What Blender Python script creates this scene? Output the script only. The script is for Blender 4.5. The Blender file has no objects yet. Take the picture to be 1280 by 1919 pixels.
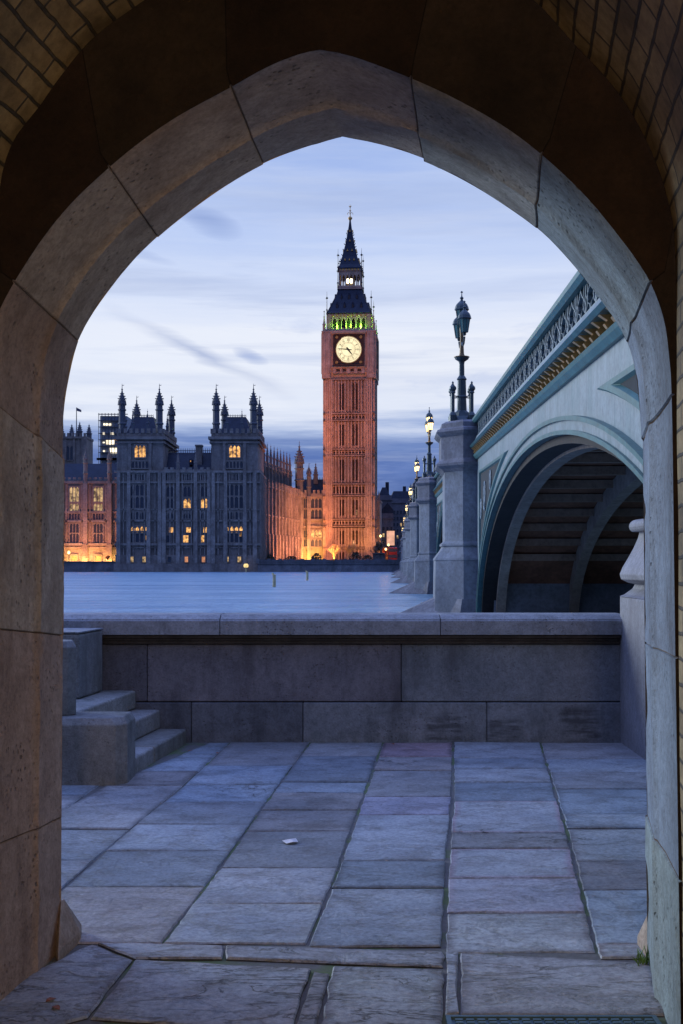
import bpy, bmesh, math, random
from mathutils import Vector, Matrix, noise
rnd = random.Random(7)
S = bpy.context.scene
COL = S.collection
R = math.radians
F = 2257.0            # focal length in photo pixels
CAMZ, HZ = 1.6, 1055.0

# ------------------------------------------------------------------ camera
cam_d = bpy.data.cameras.new('camera'); cam = bpy.data.objects.new('camera', cam_d); COL.objects.link(cam)
cam.location = (0, 0, CAMZ); cam.rotation_euler = (R(90), 0, 0)
cam_d.sensor_width = 36; cam_d.lens = F / 1919 * 36
cam_d.shift_y = 95.5 / 1919
cam_d.clip_start = 0.05; cam_d.clip_end = 6000
S.camera = cam
S.view_settings.view_transform = 'Standard'; S.view_settings.look = 'None'
S.view_settings.exposure = 0.0; S.view_settings.gamma = 1.0
S.render.engine = 'CYCLES'
S.cycles.use_denoising = True
try:
    S.cycles.denoiser = 'OPENIMAGEDENOISE'
    S.cycles.denoising_input_passes = 'RGB_ALBEDO_NORMAL'
except Exception: pass
S.cycles.max_bounces = 6; S.cycles.diffuse_bounces = 4; S.cycles.glossy_bounces = 3
S.cycles.sample_clamp_indirect = 4.0
S.cycles.caustics_reflective = False; S.cycles.caustics_refractive = False

def lin(r, g, b):
    f = lambda c: c / 12.92 if c <= .04045 else ((c + .055) / 1.055) ** 2.4
    return (f(r / 255), f(g / 255), f(b / 255), 1)

# ------------------------------------------------------------------ node helper
class NT:
    def __init__(s, tree): s.t = tree; s.n = tree.nodes; s.l = tree.links
    def new(s, typ, **kw):
        n = s.n.new(typ)
        for k, v in kw.items():
            if k.startswith('i_'):
                key = k[2:]
                n.inputs[int(key) if key.isdigit() else key.replace('_', ' ')].default_value = v
            else: setattr(n, k, v)
        return n
    def link(s, a, b): s.l.new(a, b)
    def math(s, op, a, b=None, c=None, clamp=False):
        n = s.n.new('ShaderNodeMath'); n.operation = op; n.use_clamp = clamp
        for i, v in enumerate((a, b, c)):
            if v is None: continue
            if isinstance(v, (int, float)): n.inputs[i].default_value = v
            else: s.l.new(v, n.inputs[i])
        return n.outputs[0]
    def mix(s, fac, a, b, mode='MIX'):
        n = s.n.new('ShaderNodeMix'); n.data_type = 'RGBA'; n.blend_type = mode
        for k, v in ((0, fac), (6, a), (7, b)):
            if isinstance(v, (int, float)): n.inputs[k].default_value = v
            elif isinstance(v, tuple): n.inputs[k].default_value = v if len(v) == 4 else (*v, 1)
            else: s.l.new(v, n.inputs[k])
        return n.outputs[2]
    def ramp(s, fac, stops, interp='LINEAR'):
        n = s.n.new('ShaderNodeValToRGB'); cr = n.color_ramp; cr.interpolation = interp
        while len(cr.elements) < len(stops): cr.elements.new(0.5)
        for e, (p, c) in zip(cr.elements, stops):
            e.position = p; e.color = c if len(c) == 4 else (*c, 1)
        s.l.new(fac, n.inputs[0]); return n.outputs[0]
    def noise(s, vec, scale, detail=4, rough=.55, mscale=None, rot=None, dist=0):
        if mscale or rot:
            m = s.n.new('ShaderNodeMapping')
            if mscale: m.inputs['Scale'].default_value = mscale
            if rot: m.inputs['Rotation'].default_value = rot
            s.l.new(vec, m.inputs[0]); vec = m.outputs[0]
        n = s.n.new('ShaderNodeTexNoise'); n.inputs['Scale'].default_value = scale
        n.inputs['Detail'].default_value = detail; n.inputs['Roughness'].default_value = rough
        n.inputs['Distortion'].default_value = dist
        s.l.new(vec, n.inputs['Vector']); return n.outputs[0]

# ------------------------------------------------------------------ world: dusk sky with streaked cloud
SUN_EL, SUN_AZ = R(13), R(-59)       # where the last glow comes from: left, across the river
W = bpy.data.worlds.new('World'); S.world = W; W.use_nodes = True
nt = NT(W.node_tree); nt.n.clear()
out = nt.new('ShaderNodeOutputWorld'); bg = nt.new('ShaderNodeBackground'); nt.link(bg.outputs[0], out.inputs[0])
tc = nt.new('ShaderNodeTexCoord').outputs['Generated']
sep = nt.new('ShaderNodeSeparateXYZ'); nt.link(tc, sep.inputs[0])
zz, yy, xx = sep.outputs[2], sep.outputs[1], sep.outputs[0]
n1 = nt.noise(tc, 2.2, 6, .6, mscale=(1.6, 1.6, 22), rot=(0, R(3), 0))
n2 = nt.noise(tc, 3.0, 5, .55, mscale=(1, 1, 9), rot=(0, R(-24), 0))
n3 = nt.noise(tc, 7.0, 4, .6, mscale=(1, 1, 14))
low = nt.math('MULTIPLY_ADD', n1, .085, -.042)
zl = nt.math('ADD', zz, low)
zl = nt.math('ADD', zl, nt.math('MULTIPLY_ADD', n3, .03, -.015))
e = nt.math('DIVIDE', zl, .5, clamp=True)
st = [(0, (62, 88, 145)), (.055, (68, 96, 160)), (.08, (84, 112, 178)), (.097, (98, 125, 185)), (.112, (165, 183, 222)), (.13, (222, 229, 246)),
      (.155, (236, 240, 250)), (.19, (232, 237, 250)), (.225, (208, 220, 247)), (.26, (186, 204, 243)), (.30, (166, 188, 237)),
      (.335, (152, 177, 231)), (.5, (92, 124, 196))]
skyc = nt.ramp(e, [(p / .5, lin(*c)) for p, c in st])
up = nt.math('SUBTRACT', zz, .42); up = nt.math('MULTIPLY', up, 2.2, clamp=True)
# soft grey cirrus: darker diagonal and horizontal streaks
s1 = nt.ramp(n2, [(.52, (0, 0, 0)), (.72, (1, 1, 1))])
skyc = nt.mix(nt.math('MULTIPLY', s1, .34), skyc, lin(150, 172, 222))
n4 = nt.noise(tc, 2.4, 6, .6, mscale=(.8, .8, 12), rot=(0, R(26), 0), dist=.3)
s4 = nt.ramp(n4, [(.50, (0, 0, 0)), (.62, (1, 1, 1))])
s4 = nt.math('MULTIPLY', s4, nt.ramp(xx, [(0, (1, 1, 1)), (.25, (.2, .2, .2))]))
skyc = nt.mix(nt.math('MULTIPLY', s4, .55), skyc, lin(168, 184, 222))
s2 = nt.ramp(n1, [(.5, (0, 0, 0)), (.8, (1, 1, 1))])
skyc = nt.mix(nt.math('MULTIPLY', s2, .35), skyc, lin(238, 242, 252))
n5 = nt.noise(tc, 2.6, 7, .62, mscale=(1, 1, 4.2), rot=(0, R(18), 0), dist=.4)
s5 = nt.ramp(n5, [(.47, (0, 0, 0)), (.66, (1, 1, 1))])
skyc = nt.mix(nt.math('MULTIPLY', s5, .24), skyc, lin(206, 220, 248))
s6 = nt.ramp(n5, [(.30, (1, 1, 1)), (.42, (0, 0, 0))])
skyc = nt.mix(nt.math('MULTIPLY', s6, .42), skyc, lin(140, 165, 222))
# a smeared vapour trail and two small dark clouds, fixed in direction
yp = nt.math('MAXIMUM', yy, .05); su = nt.math('DIVIDE', xx, yp); sv = nt.math('DIVIDE', zz, yp)
wob = nt.math('MULTIPLY_ADD', n3, .016, -.008)
dl = nt.math('ABSOLUTE', nt.math('ADD', wob, nt.math('SUBTRACT', sv, nt.math('MULTIPLY_ADD', su, -.48, .1178))))
tr = nt.math('SUBTRACT', 1, nt.math('DIVIDE', dl, .0085), clamp=True)
tr = nt.math('MULTIPLY', tr, nt.math('SUBTRACT', 1, nt.math('DIVIDE', nt.math('ABSOLUTE', nt.math('ADD', su, .118)), .085), clamp=True))
tr = nt.math('MULTIPLY', tr, nt.math('MULTIPLY_ADD', n1, 1.6, .1), clamp=True)
skyc = nt.mix(nt.math('MULTIPLY', tr, .9), skyc, lin(176, 188, 220))
for cu_, cv_, a_, b_, k_ in ((-.111, .284, .030, .013, .75), (-.076, .173, .016, .006, .6), (-.165, .255, .03, .006, .4)):
    q = nt.math('ADD', nt.math('POWER', nt.math('DIVIDE', nt.math('SUBTRACT', su, cu_), a_), 2), nt.math('POWER', nt.math('DIVIDE', nt.math('ADD', wob, nt.math('SUBTRACT', sv, nt.math('MULTIPLY_ADD', su, -.3, cv_ + .3 * cu_))), b_), 2))
    q = nt.math('MULTIPLY', nt.math('SUBTRACT', 1, q, clamp=True), nt.math('MULTIPLY_ADD', n1, 2.0, -.2), clamp=True)
    skyc = nt.mix(nt.math('MULTIPLY', q, k_), skyc, lin(138, 160, 212))
# the eastern sky behind the viewer is darker and bluer than the western glow
az = nt.math('MULTIPLY_ADD', yy, .5, .5)
az = nt.math('SUBTRACT', az, nt.math('MULTIPLY', xx, .16))
azr = nt.ramp(az, [(.1, (.20, .24, .34)), (.55, (.6, .66, .8)), (.82, (1, 1, 1))])
skyc = nt.mix(1.0, skyc, azr, 'MULTIPLY')
skyc = nt.mix(up, skyc, (.52, .76, 1.85, 1))
skn = nt.new('ShaderNodeTexSky', sky_type='NISHITA'); skn.sun_disc = False
skn.sun_elevation = SUN_EL; skn.sun_rotation = SUN_AZ
skm = nt.mix(1.0, skn.outputs[0], (.004, .004, .004, 1), 'MULTIPLY')
skyc = nt.mix(1.0, skyc, skm, 'ADD')
nt.link(skyc, bg.inputs[0]); bg.inputs[1].default_value = 1.0

sd = bpy.data.lights.new('sun', 'SUN'); sun = bpy.data.objects.new('sun', sd); COL.objects.link(sun)
sd.energy = 2.8; sd.angle = R(28); sd.color = (.80, .91, 1)
dirv = Vector((math.sin(SUN_AZ) * math.cos(SUN_EL), math.cos(SUN_AZ) * math.cos(SUN_EL), math.sin(SUN_EL)))
sun.rotation_euler = (-dirv).to_track_quat('-Z', 'Y').to_euler(); sun.location = (-20, 20, 30)

# ------------------------------------------------------------------ projection helpers
def PX(px, D): return (px - 640) * D / F
def PZ(py, D): return CAMZ + (HZ - py) * D / F
def G(px, py):                       # photo pixel on the pavement -> ground point
    D = CAMZ * F / (py - HZ); return Vector(((px - 640) * D / F, D))

# ------------------------------------------------------------------ mesh builder
class MB:
    def __init__(s, M=None): s.bm = bmesh.new(); s.M = M or Matrix()
    tone = None; lay = None
    def settone(s, c):
        if s.lay is None: s.lay = s.bm.loops.layers.color.new('tone')
        s.tone = (*c, 1)
    def v(s, p): return s.bm.verts.new(s.M @ Vector(p))
    def f(s, vs):
        try: q = s.bm.faces.new(vs)
        except ValueError: return None
        if s.tone:
            for lp in q.loops: lp[s.lay] = s.tone
        return q
    def poly(s, pts): return s.f([s.v(p) for p in pts])
    def loft(s, rings, closed=True, cap0=True, cap1=True):
        rr = [[s.v(p) for p in r] for r in rings]
        n = len(rr[0])
        for a, b in zip(rr, rr[1:]):
            for i in range(n if closed else n - 1):
                j = (i + 1) % n; s.f([a[i], a[j], b[j], b[i]])
        if cap0: s.f(list(reversed(rr[0])))
        if cap1: s.f(rr[-1])
        return rr
    def box(s, x0, x1, y0, y1, z0, z1):
        s.loft([[(x0, y0, z), (x1, y0, z), (x1, y1, z), (x0, y1, z)] for z in (z0, z1)])
    def taper(s, x0, x1, y0, y1, z0, z1, d):       # box whose top is inset by d
        s.loft([[(x0, y0, z0), (x1, y0, z0), (x1, y1, z0), (x0, y1, z0)],
                [(x0 + d, y0 + d, z1), (x1 - d, y0 + d, z1), (x1 - d, y1 - d, z1), (x0 + d, y1 - d, z1)]])
    def prism(s, poly, z0, z1): s.loft([[(x, y, z) for x, y in poly] for z in (z0, z1)])
    def xz(s, poly, y0, y1): s.loft([[(x, y, z) for x, z in poly] for y in (y1, y0)])
    def lathe(s, prof, n=12, cx=0, cy=0, a0=0, sq=1.0):
        rings = [[(cx + max(r, .0005) * math.cos(a0 + 2 * math.pi * i / n), cy + max(r, .0005) * sq * math.sin(a0 + 2 * math.pi * i / n), z) for i in range(n)] for r, z in prof]
        s.loft(rings)
    def tube(s, p0, p1, r0, r1=None, n=6):
        p0, p1 = Vector(p0), Vector(p1); r1 = r0 if r1 is None else r1
        d = (p1 - p0)
        if d.length < 1e-6: return
        d.normalize(); a = Vector((0, 0, 1)) if abs(d.z) < .9 else Vector((1, 0, 0))
        u = d.cross(a).normalized(); w = d.cross(u)
        s.loft([[p + (u * math.cos(2 * math.pi * i / n) + w * math.sin(2 * math.pi * i / n)) * r for i in range(n)] for p, r in ((p0, r0), (p1, r1))])
    def path(s, pts, r, n=5):
        for a, b in zip(pts, pts[1:]): s.tube(a, b, r, r, n)
    def mesh(s, name, mat, smooth=False):
        bmesh.ops.recalc_face_normals(s.bm, faces=s.bm.faces)
        me = bpy.data.meshes.new(name)
        if smooth:
            for f in s.bm.faces: f.smooth = True
        s.bm.to_mesh(me); s.bm.free()
        me.materials.append(mat); return me
    def build(s, name, mat, parent=None, smooth=False, bevel=0, seg=2, loc=None):
        o = bpy.data.objects.new(name, s.mesh(name, mat, smooth)); COL.objects.link(o)
        if parent: o.parent = parent
        if loc: o.location = loc
        if bevel:
            m = o.modifiers.new('bevel', 'BEVEL'); m.width = bevel; m.segments = seg; m.limit_method = 'ANGLE'; m.angle_limit = R(35)
        return o

def place(name, me, parent, M=None):
    o = bpy.data.objects.new(name, me); COL.objects.link(o)
    if parent: o.parent = parent
    if M is not None: o.matrix_local = M
    return o
def tag(o, label, cat, group=None):
    o['label'] = label; o['category'] = cat
    if group: o['group'] = group
    return o
def thing(name, label, cat, loc=(0, 0, 0), rz=0, group=None):
    o = bpy.data.objects.new(name, None); COL.objects.link(o); o.empty_display_size = .2
    o.location = loc; o.rotation_euler = (0, 0, rz); return tag(o, label, cat, group)
def copy_tree(o, parent=None):
    c = o.copy(); COL.objects.link(c); c.parent = parent
    for ch in list(o.children): copy_tree(ch, c)
    return c
def struct(o): o['kind'] = 'structure'; return o
def lamp(name, typ, loc, energy, color, parent=None, target=None, **kw):
    d = bpy.data.lights.new(name, typ); o = bpy.data.objects.new(name, d); COL.objects.link(o)
    d.energy = energy; d.color = color; o.location = loc
    for k, v in kw.items(): setattr(d, k, v)
    if target is not None:
        o.rotation_euler = (Vector(target) - Vector(loc)).to_track_quat('-Z', 'Y').to_euler()
    if parent: o.parent = parent
    return o

# ------------------------------------------------------------------ materials
def mat_base(name):
    m = bpy.data.materials.new(name); m.use_nodes = True
    t = NT(m.node_tree); b = t.n['Principled BSDF']
    return m, t, b
def bump(t, b, h, strength, dist=.02):
    n = t.new('ShaderNodeBump'); n.inputs['Strength'].default_value = strength; n.inputs['Distance'].default_value = dist
    t.link(h, n.inputs['Height']); t.link(n.outputs[0], b.inputs['Normal'])
def stone(name, c1, c2, *a_, tone=False, seams=0, pits=False, **k_):
    m = _stone(name, c1, c2, *a_, **k_)
    if seams:
        t = NT(m.node_tree); b = t.n['Principled BSDF']; src = b.inputs['Base Color'].links[0].from_socket
        sp = t.new('ShaderNodeSeparateXYZ'); t.link(t.new('ShaderNodeTexCoord').outputs['Object'], sp.inputs[0])
        fr = t.math('FRACT', t.math('DIVIDE', sp.outputs[1], seams))
        t.link(t.mix(t.math('MULTIPLY', t.math('LESS_THAN', fr, .009), .7), src, (.03, .05, .06, 1)), b.inputs['Base Color'])
    if pits:
        t = NT(m.node_tree); b = t.n['Principled BSDF']; src = b.inputs['Base Color'].links[0].from_socket
        tc = t.new('ShaderNodeTexCoord').outputs['Object']
        vo = t.new('ShaderNodeTexVoronoi'); vo.inputs['Scale'].default_value = 32; t.link(tc, vo.inputs['Vector'])
        gate = t.noise(tc, 3.1, 4, .6)
        pit = t.math('MULTIPLY', t.ramp(vo.outputs['Distance'], [(.12, (1, 1, 1)), (.26, (0, 0, 0))]), t.ramp(gate, [(.46, (0, 0, 0)), (.6, (1, 1, 1))]))
        t.link(t.mix(t.math('MULTIPLY', pit, .6), src, (.10, .085, .075, 1)), b.inputs['Base Color'])
        bp = b.inputs['Normal'].links[0].from_node; hs = bp.inputs['Height'].links[0].from_socket
        t.link(t.math('SUBTRACT', hs, t.math('MULTIPLY', pit, 1.2)), bp.inputs['Height'])
    if tone:
        t = NT(m.node_tree); b = t.n['Principled BSDF']; l = b.inputs['Base Color'].links[0]; src = l.from_socket
        at = t.new('ShaderNodeAttribute'); at.attribute_name = 'tone'
        t.link(t.mix(1, src, at.outputs['Color'], 'MULTIPLY'), b.inputs['Base Color'])
    return m
def _stone(name, c1, c2, scale=1.5, rough=.85, bs=.4, bd=.01, fine=45, stain=None, stain_amt=.6, spec=.25, world=False, streak=None):
    m, t, b = mat_base(name)
    tc = t.new('ShaderNodeTexCoord').outputs['Object']
    if world: tc = t.new('ShaderNodeNewGeometry').outputs['Position']
    a = t.noise(tc, scale, 8, .65); f = t.noise(tc, fine, 5, .7)
    c = t.mix(t.ramp(a, [(.32, (0, 0, 0)), (.68, (1, 1, 1))]), c1, c2)
    c = t.mix(.55, c, t.ramp(f, [(.3, (.45, .45, .45)), (.5, (.95, .95, .95)), (.7, (1.25, 1.25, 1.25))]), 'MULTIPLY')
    g_ = t.noise(tc, fine * .28, 5, .7)
    c = t.mix(.6, c, t.ramp(g_, [(.32, (.62, .6, .58)), (.6, (1.1, 1.1, 1.1))]), 'MULTIPLY')
    if stain:
        s_ = t.noise(tc, scale * .9, 6, .7, mscale=(1.6, 1.6, .35))
        c = t.mix(t.math('MULTIPLY', t.ramp(s_, [(.5, (0, 0, 0)), (.68, (1, 1, 1))]), stain_amt), c, stain)
    if streak:
        s_ = t.noise(tc, 3.0, 5, .6, mscale=(3, 3, .12))
        c = t.mix(t.math('MULTIPLY', t.ramp(s_, [(.5, (0, 0, 0)), (.75, (1, 1, 1))]), .5), c, streak)
    t.link(c, b.inputs['Base Color']); b.inputs['Roughness'].default_value = rough
    b.inputs['Specular IOR Level'].default_value = spec
    h = t.math('ADD', t.math('MULTIPLY', a, .6), f)
    if bs: bump(t, b, h, bs, bd)
    return m
def plain(name, c, rough=.5, metal=0, spec=.5, emit=None, es=0):
    m, t, b = mat_base(name)
    tc = t.new('ShaderNodeTexCoord').outputs['Object']
    n = t.noise(tc, 6, 5, .6)
    cc = t.mix(1, (*c[:3], 1), t.ramp(n, [(.3, (.72, .72, .72)), (.7, (1.15, 1.15, 1.15))]), 'MULTIPLY')
    t.link(cc, b.inputs['Base Color']); b.inputs['Roughness'].default_value = rough; b.inputs['Metallic'].default_value = metal
    b.inputs['Specular IOR Level'].default_value = spec
    return m
def glow(name, c, s, vary=.5, scale=1.0):
    m, t, b = mat_base(name)
    tc = t.new('ShaderNodeTexCoord').outputs['Object']
    geo = t.new('ShaderNodeObjectInfo').outputs['Random']
    vm = t.new('ShaderNodeVectorMath', operation='ADD'); cb = t.new('ShaderNodeCombineXYZ')
    for q in range(3): t.link(t.math('MULTIPLY', geo, 31.0 + 17 * q), cb.inputs[q])
    t.link(tc, vm.inputs[0]); t.link(cb.outputs[0], vm.inputs[1])
    n = t.noise(vm.outputs[0], scale, 3, .6)
    k = t.ramp(n, [(.38, (1 - vary,) * 3), (.62, (1.25,) * 3)])
    cc = t.mix(1, (*c[:3], 1), k, 'MULTIPLY')
    b.inputs['Base Color'].default_value = (.02, .02, .02, 1)
    t.link(cc, b.inputs['Emission Color']); b.inputs['Emission Strength'].default_value = s
    return m

M = {}
M['archo'] = stone('wall_stone', (.33, .255, .20, 1), (.47, .38, .31, 1), 2.4, .85, .9, .010, 55)
M['arch'] = stone('arch_stone', (.36, .285, .235, 1), (.54, .45, .38, 1), 2.4, .85, .9, .010, 55, stain=(.15, .105, .08, 1), stain_amt=.6, tone=True, pits=True)
M['parapet'] = stone('parapet_granite', (.15, .168, .19, 1), (.255, .275, .30, 1), 2.2, .8, .8, .008, 60, stain=(.06, .063, .07, 1), stain_amt=.6, tone=True, pits=True)
def smear(m):      # hand-height scuffs and damp patches rubbed into the base course
    t = NT(m.node_tree); b = t.n['Principled BSDF']; src = b.inputs['Base Color'].links[0].from_socket
    tc = t.new('ShaderNodeTexCoord').outputs['Object']; sp = t.new('ShaderNodeSeparateXYZ'); t.link(tc, sp.inputs[0])
    n = t.noise(tc, 3, 4, .6, mscale=(.9, 1, 6.5)); tot = None
    for xc, hw, zt in ((.92, .20, .24), (1.46, .18, .20), (2.15, .22, .30)):
        q = t.math('SUBTRACT', 1, t.math('DIVIDE', t.math('ABSOLUTE', t.math('SUBTRACT', sp.outputs[0], xc)), hw), clamp=True)
        z_ = t.math('SUBTRACT', 1, t.math('DIVIDE', t.math('ABSOLUTE', t.math('SUBTRACT', sp.outputs[2], zt / 2)), zt * .62), clamp=True)
        q = t.math('MULTIPLY', t.math('MULTIPLY', q, 3, clamp=True), t.math('MULTIPLY', z_, 3, clamp=True)); tot = q if tot is None else t.math('MAXIMUM', tot, q)
    k = t.math('MULTIPLY', tot, t.ramp(n, [(.42, (0, 0, 0)), (.60, (.6, .6, .6))]))
    t.link(t.mix(k, src, (.03, .03, .034, 1)), b.inputs['Base Color'])
smear(M['parapet'])
M['coping'] = stone('coping_granite', (.21, .22, .24, 1), (.32, .33, .35, 1), 2.4, .75, .8, .008, 60, stain=(.10, .10, .10, 1), stain_amt=.6, pits=True)
M['sootwall'] = stone('sooty_wall_stone', (.011, .007, .006, 1), (.030, .020, .016, 1), 3, .9, .6, .008, 60, tone=True)  # sooty stone, blackened further so the wall stays shaded under the passage lamp
M['mould'] = stone('sooty_moulding', (.04, .034, .03, 1), (.09, .075, .065, 1), 3, .9, .6, .008, 60)  # near-black brown band below the coping
M['sootstone'] = stone('sooty_stone', (.010, .008, .007, 1), (.022, .017, .015, 1), 3, .9, .5, .006, 60)
M['step'] = stone('step_granite', (.24, .24, .235, 1), (.34, .34, .33, 1), 2.6, .8, .8, .008, 70, stain=(.09, .095, .08, 1), stain_amt=.7, tone=True, pits=True)
M['stepb'] = stone('block_granite', (.17, .17, .17, 1), (.27, .27, .265, 1), 2.6, .8, .8, .008, 70, stain=(.07, .075, .06, 1), stain_amt=.7, pits=True)
M['newel'] = stone('newel_granite', (.20, .20, .22, 1), (.29, .29, .31, 1), 2, .75, .45, .005, 80, stain=(.15, .14, .15, 1), stain_amt=.5)
M['pier'] = stone('bridge_granite', (.14, .155, .185, 1), (.24, .26, .295, 1), .5, .8, .3, .02, 9, stain=(.17, .17, .19, 1), stain_amt=.6)
M['piercap'] = stone('weathered_cap_granite', (.13, .13, .15, 1), (.24, .24, .27, 1), .7, .85, .3, .02, 9, stain=(.09, .09, .10, 1))
M['palace'] = stone('palace_limestone', (.17, .15, .14, 1), (.28, .25, .235, 1), .35, .9, .5, .12, 2.2, stain=(.07, .062, .06, 1), stain_amt=.65)
M['palacetrim'] = stone('palace_carved_stone', (.20, .18, .17, 1), (.33, .305, .285, 1), .8, .9, .5, .1, 3, stain=(.11, .10, .095, 1), stain_amt=.7)
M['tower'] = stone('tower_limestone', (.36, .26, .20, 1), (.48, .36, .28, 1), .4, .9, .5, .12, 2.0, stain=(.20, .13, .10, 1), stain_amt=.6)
M['towermid'] = stone('tower_panel_stone', (.20, .145, .115, 1), (.31, .225, .175, 1), .5, .9, .5, .12, 2.0, stain=(.14, .09, .07, 1), stain_amt=.6)  # darker copy of the tower stone, putting groove shadow into the colour
M['towerdark'] = stone('tower_recess', (.045, .03, .025, 1), (.075, .05, .04, 1), 1, .9, .3, .05, 3)  # near-black copy standing in for shade in slits, openings and recesses
M['slate'] = stone('roof_slate', (.012, .018, .035, 1), (.022, .032, .058, 1), .6, .6, .4, .1, 3)
M['ironroof'] = stone('cast_iron_roof', (.009, .015, .034, 1), (.017, .026, .052, 1), 1.0, .5, .4, .08, 4)
M['gilt'] = plain('gilding', (.62, .36, .10), .4, .6)
M['soot'] = plain('turret_lead', (.075, .08, .10), .7)  # one dark grey for turrets, pinnacles, flagpole and scaffold
M['wallfar'] = stone('far_wall_granite', (.09, .095, .11, 1), (.16, .165, .18, 1), .4, .85, .4, .05, 4, stain=(.04, .05, .05, 1))
M['paint'] = stone('bridge_paint', (.17, .225, .245, 1), (.27, .325, .35, 1), 1.1, .42, .25, .01, 12, stain=(.09, .17, .18, 1), stain_amt=.6, spec=.5, streak=(.09, .15, .155, 1), seams=2.1)
M['paintdark'] = stone('bridge_trim_paint', (.035, .115, .12, 1), (.06, .165, .165, 1), 1.2, .4, .15, .01, 14, spec=.5)
M['rib'] = stone('rib_iron', (.27, .21, .17, 1), (.38, .30, .24, 1), .8, .7, .3, .02, 8, stain=(.22, .15, .12, 1))
M['beam'] = stone('beam_iron', (.28, .19, .14, 1), (.40, .28, .21, 1), .8, .7, .3, .02, 8)
M['plating'] = stone('soffit_iron', (.17, .075, .045, 1), (.28, .125, .075, 1), .8, .8, .3, .02, 6)
M['soffitdark'] = stone('sooty_soffit_iron', (.018, .015, .015, 1), (.032, .026, .024, 1), .8, .7, .2, .02, 8)  # near-black colour stands in for the shaded gap under the archivolt
M['void'] = plain('recess_shadow_paint', (.022, .026, .03), .9)  # dark colour painted where recesses and openings would be in shade
M['gold'] = plain('gold_leaf', (.58, .36, .13), .38, .55)
M['oldgold'] = plain('dull_gilding', (.22, .14, .06), .55, .2)
M['iron'] = plain('lamp_iron', (.05, .075, .08), .4, .2)
M['lampglass'] = plain('unlit_lantern_glass', (.07, .19, .17), .12, 0, .8)
M['lamplit'] = glow('lit_lantern_glass', (1, .68, .28), 3.4, .2, 3)
M['glass'] = plain('dark_window_glass', (.04, .05, .075), .15, 0, .6)
M['litwin'] = glow('lit_window', (1, .50, .15), 1.2, .85, 1.3)
M['litcool'] = glow('lit_window_pale', (1, .66, .30), .6, .85, 1.2)
M['litdim'] = glow('lit_window_dim', (1, .42, .20), .55, .6, .8)
M['dial'] = glow('opal_dial', (1, .86, .52), 1.05, .06, .5)
M['blk'] = plain('black_iron', (.015, .013, .012), .5)
M['timber'] = stone('wet_timber', (.55, .46, .24, 1), (.75, .64, .36, 1), 2, .8, .3, .02, 12)
M['bark'] = stone('bark', (.26, .18, .11, 1), (.38, .27, .17, 1), 2, .9, .3, .02, 8)
M['red'] = plain('bus_red', (.22, .015, .012), .35)
M['office'] = stone('office_stone', (.10, .10, .13, 1), (.16, .16, .19, 1), .3, .85, .2, .05, 2)
M['scaff'] = plain('scaffold_sheeting', (.20, .24, .32), .8)
M['cloth'] = plain('flag_cloth', (.10, .10, .16), .8)
M['bronze'] = plain('bronze', (.06, .05, .04), .4, .5)
M['paper'] = plain('paper', (.75, .74, .76), .8)
M['leafdry'] = plain('dry_leaf', (.26, .085, .035), .7)
M['grassblade'] = plain('grass_blade', (.10, .20, .03), .6)
M['grate'] = plain('grate_iron', (.07, .13, .16), .5, .3)

def brick_mat():
    m, t, b = mat_base('yellow_brick')
    uv = t.new('ShaderNodeTexCoord').outputs['UV']
    wob = t.noise(uv, 9, 2, .5)
    br = t.new('ShaderNodeTexBrick'); br.offset = .5
    br.inputs['Scale'].default_value = 1; br.inputs['Brick Width'].default_value = .232; br.inputs['Row Height'].default_value = .080
    br.inputs['Mortar Size'].default_value = .007; br.inputs['Mortar Smooth'].default_value = .4; br.inputs['Bias'].default_value = -.1
    br.inputs['Color1'].default_value = (.42, .33, .185, 1); br.inputs['Color2'].default_value = (.28, .205, .11, 1); br.inputs['Mortar'].default_value = (.08, .07, .06, 1)
    vm = t.new('ShaderNodeVectorMath', operation='ADD')
    sc = t.new('ShaderNodeVectorMath', operation='SCALE'); sc.inputs[3].default_value = .022
    nn = t.new('ShaderNodeTexNoise'); nn.inputs['Scale'].default_value = 7; t.link(uv, nn.inputs['Vector'])
    t.link(nn.outputs['Color'], sc.inputs[0]); t.link(uv, vm.inputs[0]); t.link(sc.outputs[0], vm.inputs[1]); t.link(vm.outputs[0], br.inputs['Vector'])
    n = t.noise(uv, 22, 6, .7); n2 = t.noise(uv, 2.3, 4, .6)
    c = t.mix(.8, br.outputs['Color'], t.ramp(n, [(.3, (.5, .48, .45)), (.6, (1.1, 1.1, 1.1))]), 'MULTIPLY')
    c = t.mix(.7, c, t.ramp(n2, [(.38, (.22, .2, .19)), (.6, (1.15, 1.15, 1.15))]), 'MULTIPLY')
    t.link(c, b.inputs['Base Color']); b.inputs['Roughness'].default_value = .7
    h = t.math('ADD', t.math('MULTIPLY', br.outputs['Fac'], -1.0), t.math('MULTIPLY', n, .35))
    bump(t, b, h, .9, .012)
    return m
M['brick'] = brick_mat()

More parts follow.
